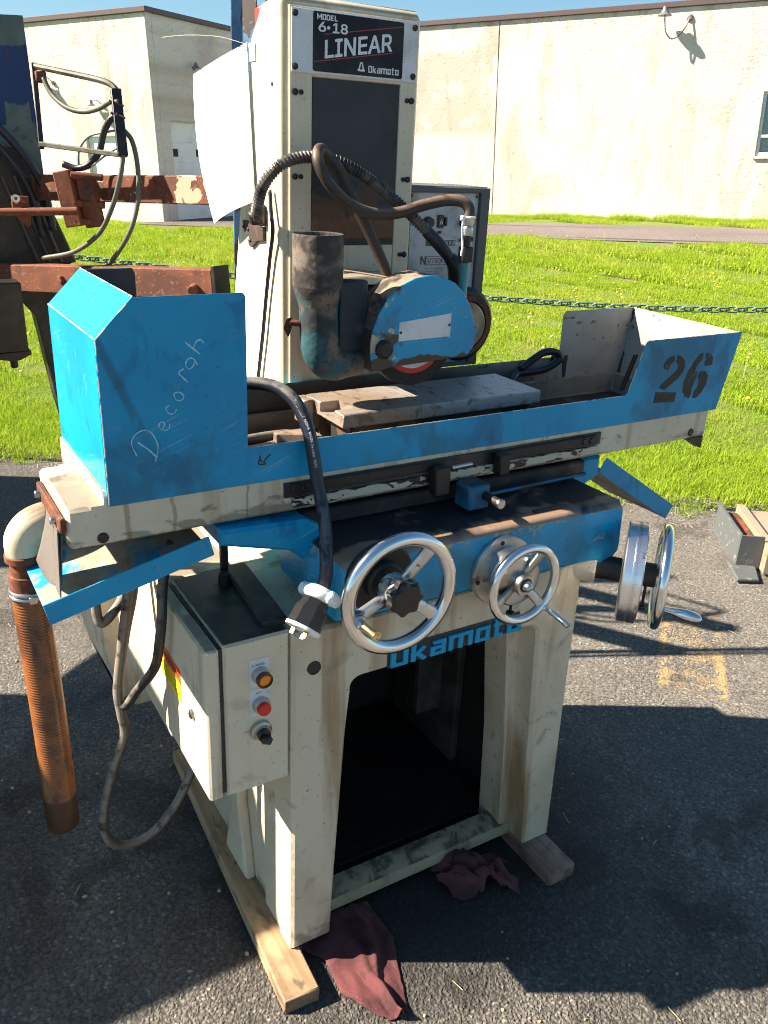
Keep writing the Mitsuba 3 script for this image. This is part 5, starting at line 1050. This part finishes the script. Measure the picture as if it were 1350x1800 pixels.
for z in (1.375, 1.30, 1.252): o('clamp_bolt', cyl((-.26, 1.60, z), (-.18, 1.565, z-.003), .010, 14), RUST)
o('tie_rod', cyl((-.62, 1.72, 1.262), (-.26, 1.55, 1.282), .011, 16), RUST)
o('lug', prism([(-.42, 1.27), (-.385, 1.232), (-.375, 1.24), (-.375, 1.315), (-.42, 1.315)], 'y', 1.632, 1.645, .002), RUST)
o('lug_eye', lathe([(.005, 0), (.011, 0), (.011, .004), (.005, .004), (.005, 0)], (-.41, 1.628, 1.309), (0, -1, 0), 20), SATIN)
fk = o('hose_frame', tube([(-.292, 1.80, 1.658), (-.22, 1.69, 1.640), (-.155, 1.59, 1.622), (-.132, 1.555, 1.606), (-.129, 1.54, 1.585)], .0085, 8, 8), OLIVE)
sub(fk, 'cross_bar', obox((-.312, 1.715, 1.452), (-.143, 1.475, 1.434), .016, .013, .002), OLIVE)
sub(fk, 'upright', obox((-.131, 1.545, 1.60), (-.143, 1.475, 1.432), .028, .022, .002), BLACKSTEEL)
sub(fk, 'upright', obox((-.292, 1.80, 1.665), (-.31, 1.715, 1.44), .014, .014, .002), BLACKSTEEL)
sub(fk, 'block', rbox(-.295, -.265, 1.77, 1.80, 1.615, 1.645, .003), RUST)
for p in ((-.135, 1.525, 1.565), (-.137, 1.51, 1.535)): sub(fk, 'clip', obox(np.array(p)+[-.018, .01, .006], np.array(p)+[.014, -.01, -.006], .012, .006, .001), RUSTCHIP)
hs = [((-.276, 1.77, 1.628), (-.262, 1.74, 1.585), (-.235, 1.69, 1.552), (-.200, 1.64, 1.542), (-.170, 1.58, 1.552), (-.150, 1.54, 1.568), (-.132, 1.52, 1.568)), ((-.27, 1.64, 1.402), (-.24, 1.62, 1.393), (-.21, 1.59, 1.404), (-.185, 1.56, 1.44), (-.172, 1.545, 1.49), (-.155, 1.525, 1.525), (-.135, 1.51, 1.535))]
o('hose', tube(hs[0], .0072, 10, 8), mat('olive_hose', (.11, .11, .085), .5), True)
o('hose', tube(hs[1], .0092, 10, 8), BLACKRUB, True)
o('hose', tube([(-.128, 1.51, 1.50), (-.11, 1.49, 1.47), (-.105, 1.47, 1.40), (-.118, 1.45, 1.31), (-.15, 1.46, 1.22), (-.20, 1.55, 1.12), (-.24, 1.62, 1.08)], .0068, 10, 8), 'mat_olive_hose', True)
o('hose', tube([(-.142, 1.475, 1.435), (-.155, 1.47, 1.38), (-.175, 1.50, 1.30), (-.205, 1.56, 1.22), (-.26, 1.65, 1.16), (-.33, 1.76, 1.13)], .0070, 10, 8), 'mat_olive_hose', True)
o('hose', tube([(-.132, 1.50, 1.50), (-.16, 1.55, 1.492), (-.20, 1.60, 1.478), (-.222, 1.64, 1.44), (-.225, 1.65, 1.39)], .0032, 8, 8), mat('clear_tube', (.32, .34, .33), .3), True)
o('hose', tube([(-.135, 1.49, 1.462), (-.17, 1.53, 1.435), (-.205, 1.58, 1.40)], .0030, 8, 8), 'mat_clear_tube', True)
for k, (dx, dz, r) in enumerate(((0, 0, .012), (-.035, -.02, .009))):
    o('hose', tube([(-.46+dx, 1.86, 1.545+dz), (-.385+dx, 1.86, 1.478+dz), (-.322+dx, 1.86, 1.395+dz), (-.285+dx, 1.87, 1.31+dz), (-.27+dx, 1.88, 1.20+dz)], r, 12, 8), BLACKRUB, True)
for t in (.12, .35, .60, .85):
    p = D3((-.60, 2.42, 1.300), (.055, 1.305, 1.356), t); q = D3((-.72, 2.35, 1.02), (.008, 1.163, 1.126), t)
    nb = np.array([-.8616, -.5055, 0])
    o('beam_bolt', cyl(p+nb*.024+[0, 0, .018], p+nb*.036+[0, 0, .018], .011, 6, .001), RUST)
    if t < .8: o('beam_bolt', cyl(q+nb*.029, q+nb*.043, .013, 6, .001), RUST)
o('gusset', prism([(-.30, 1.09), (-.24, 1.09), (-.24, 1.02)], 'y', 1.885, 1.90, .001), BLACKSTEEL)
# unseen boxes added left of the picture to cast shadows, joined by arms
o('shadow_box', rbox(-2.45, -1.65, .98, 1.75, .02, 1.55, .02), OLDBLUE)
o('shadow_box', rbox(-2.15, -1.35, 2.9, 3.55, .0, 1.5, .02), OLDBLUE)
o('side_arm', obox((-1.7, 1.70, 1.05), (-.70, 2.36, 1.02), .10, .12, .006), RUST)
o('side_arm', obox((-1.7, 1.72, 1.40), (-.58, 2.40, 1.30), .08, .08, .006), RUST)
# blue post behind the column
bp_ = thing('steel_post', 'flaking blue steel post rising behind the grinder column', 'post')
c_ = np.array([.030, 1.06]); h0 = 0.0
put(bp_, 'channel', union([hullm([(x-.005*(z > 1), y, z) for z in (0.0, 2.3) for x, y in ((-.002, 1.03), (.024, 1.022), (.026, 1.028), (.002, 1.036))]) if False else obox((.004, 1.035, 0.0), (.098, 1.205, 2.35), .030, .004, .001, up=(0, 1, 0)), obox((.040, 1.045, 0.0), (.134, 1.215, 2.35), .046, .004, .001, up=(.8, .6, 0))]), POSTBLUE)
put(bp_, 'base_plate', rbox(-.06, .10, .97, 1.12, .0, .012, .002), POSTBLUE)
# end of another machine frame at the right edge
mf = thing('machine_frame', 'chipped grey and cream steel machine frame end with a foot plate at the right edge', 'machine frame')
def f_(name, m, b): return put(mf, name, m, b, 40)
f_('foot_plate', prism([(1.885, .685), (1.96, .645), (2.045, .725), (2.04, .785), (1.985, .815)], 'z', .004, .020, .004), GREYCHIP)
e1, e2 = np.array([.80, -.60, 0]), np.array([.60, .80, 0]); o_ = np.array([1.985, .775, .012])
def q3(a, b, z): return o_+e1*a+e2*b+np.array([0, 0, z])
def slab(a0, a1, b0, b1, z0, z1): return hullm([q3(a, b, z) for a in (a0, a1) for b in (b0, b1) for z in (z0, z1)])
f_('end_plate', slab(0, .09, 0, .008, 0, .135), GREYCHIP)
f_('side_plate', slab(0, .008, .010, .35, 0, .135), GREYCHIP)
f_('web', slab(.010, .085, .012, .35, .085, .092), RUST)
f_('front_slab', slab(.093, .125, -.05, .40, 0, .115), CREAMSLAB)
f_('rear_slab', slab(.130, .75, .0, .40, 0.0, .09), CREAMSLAB)
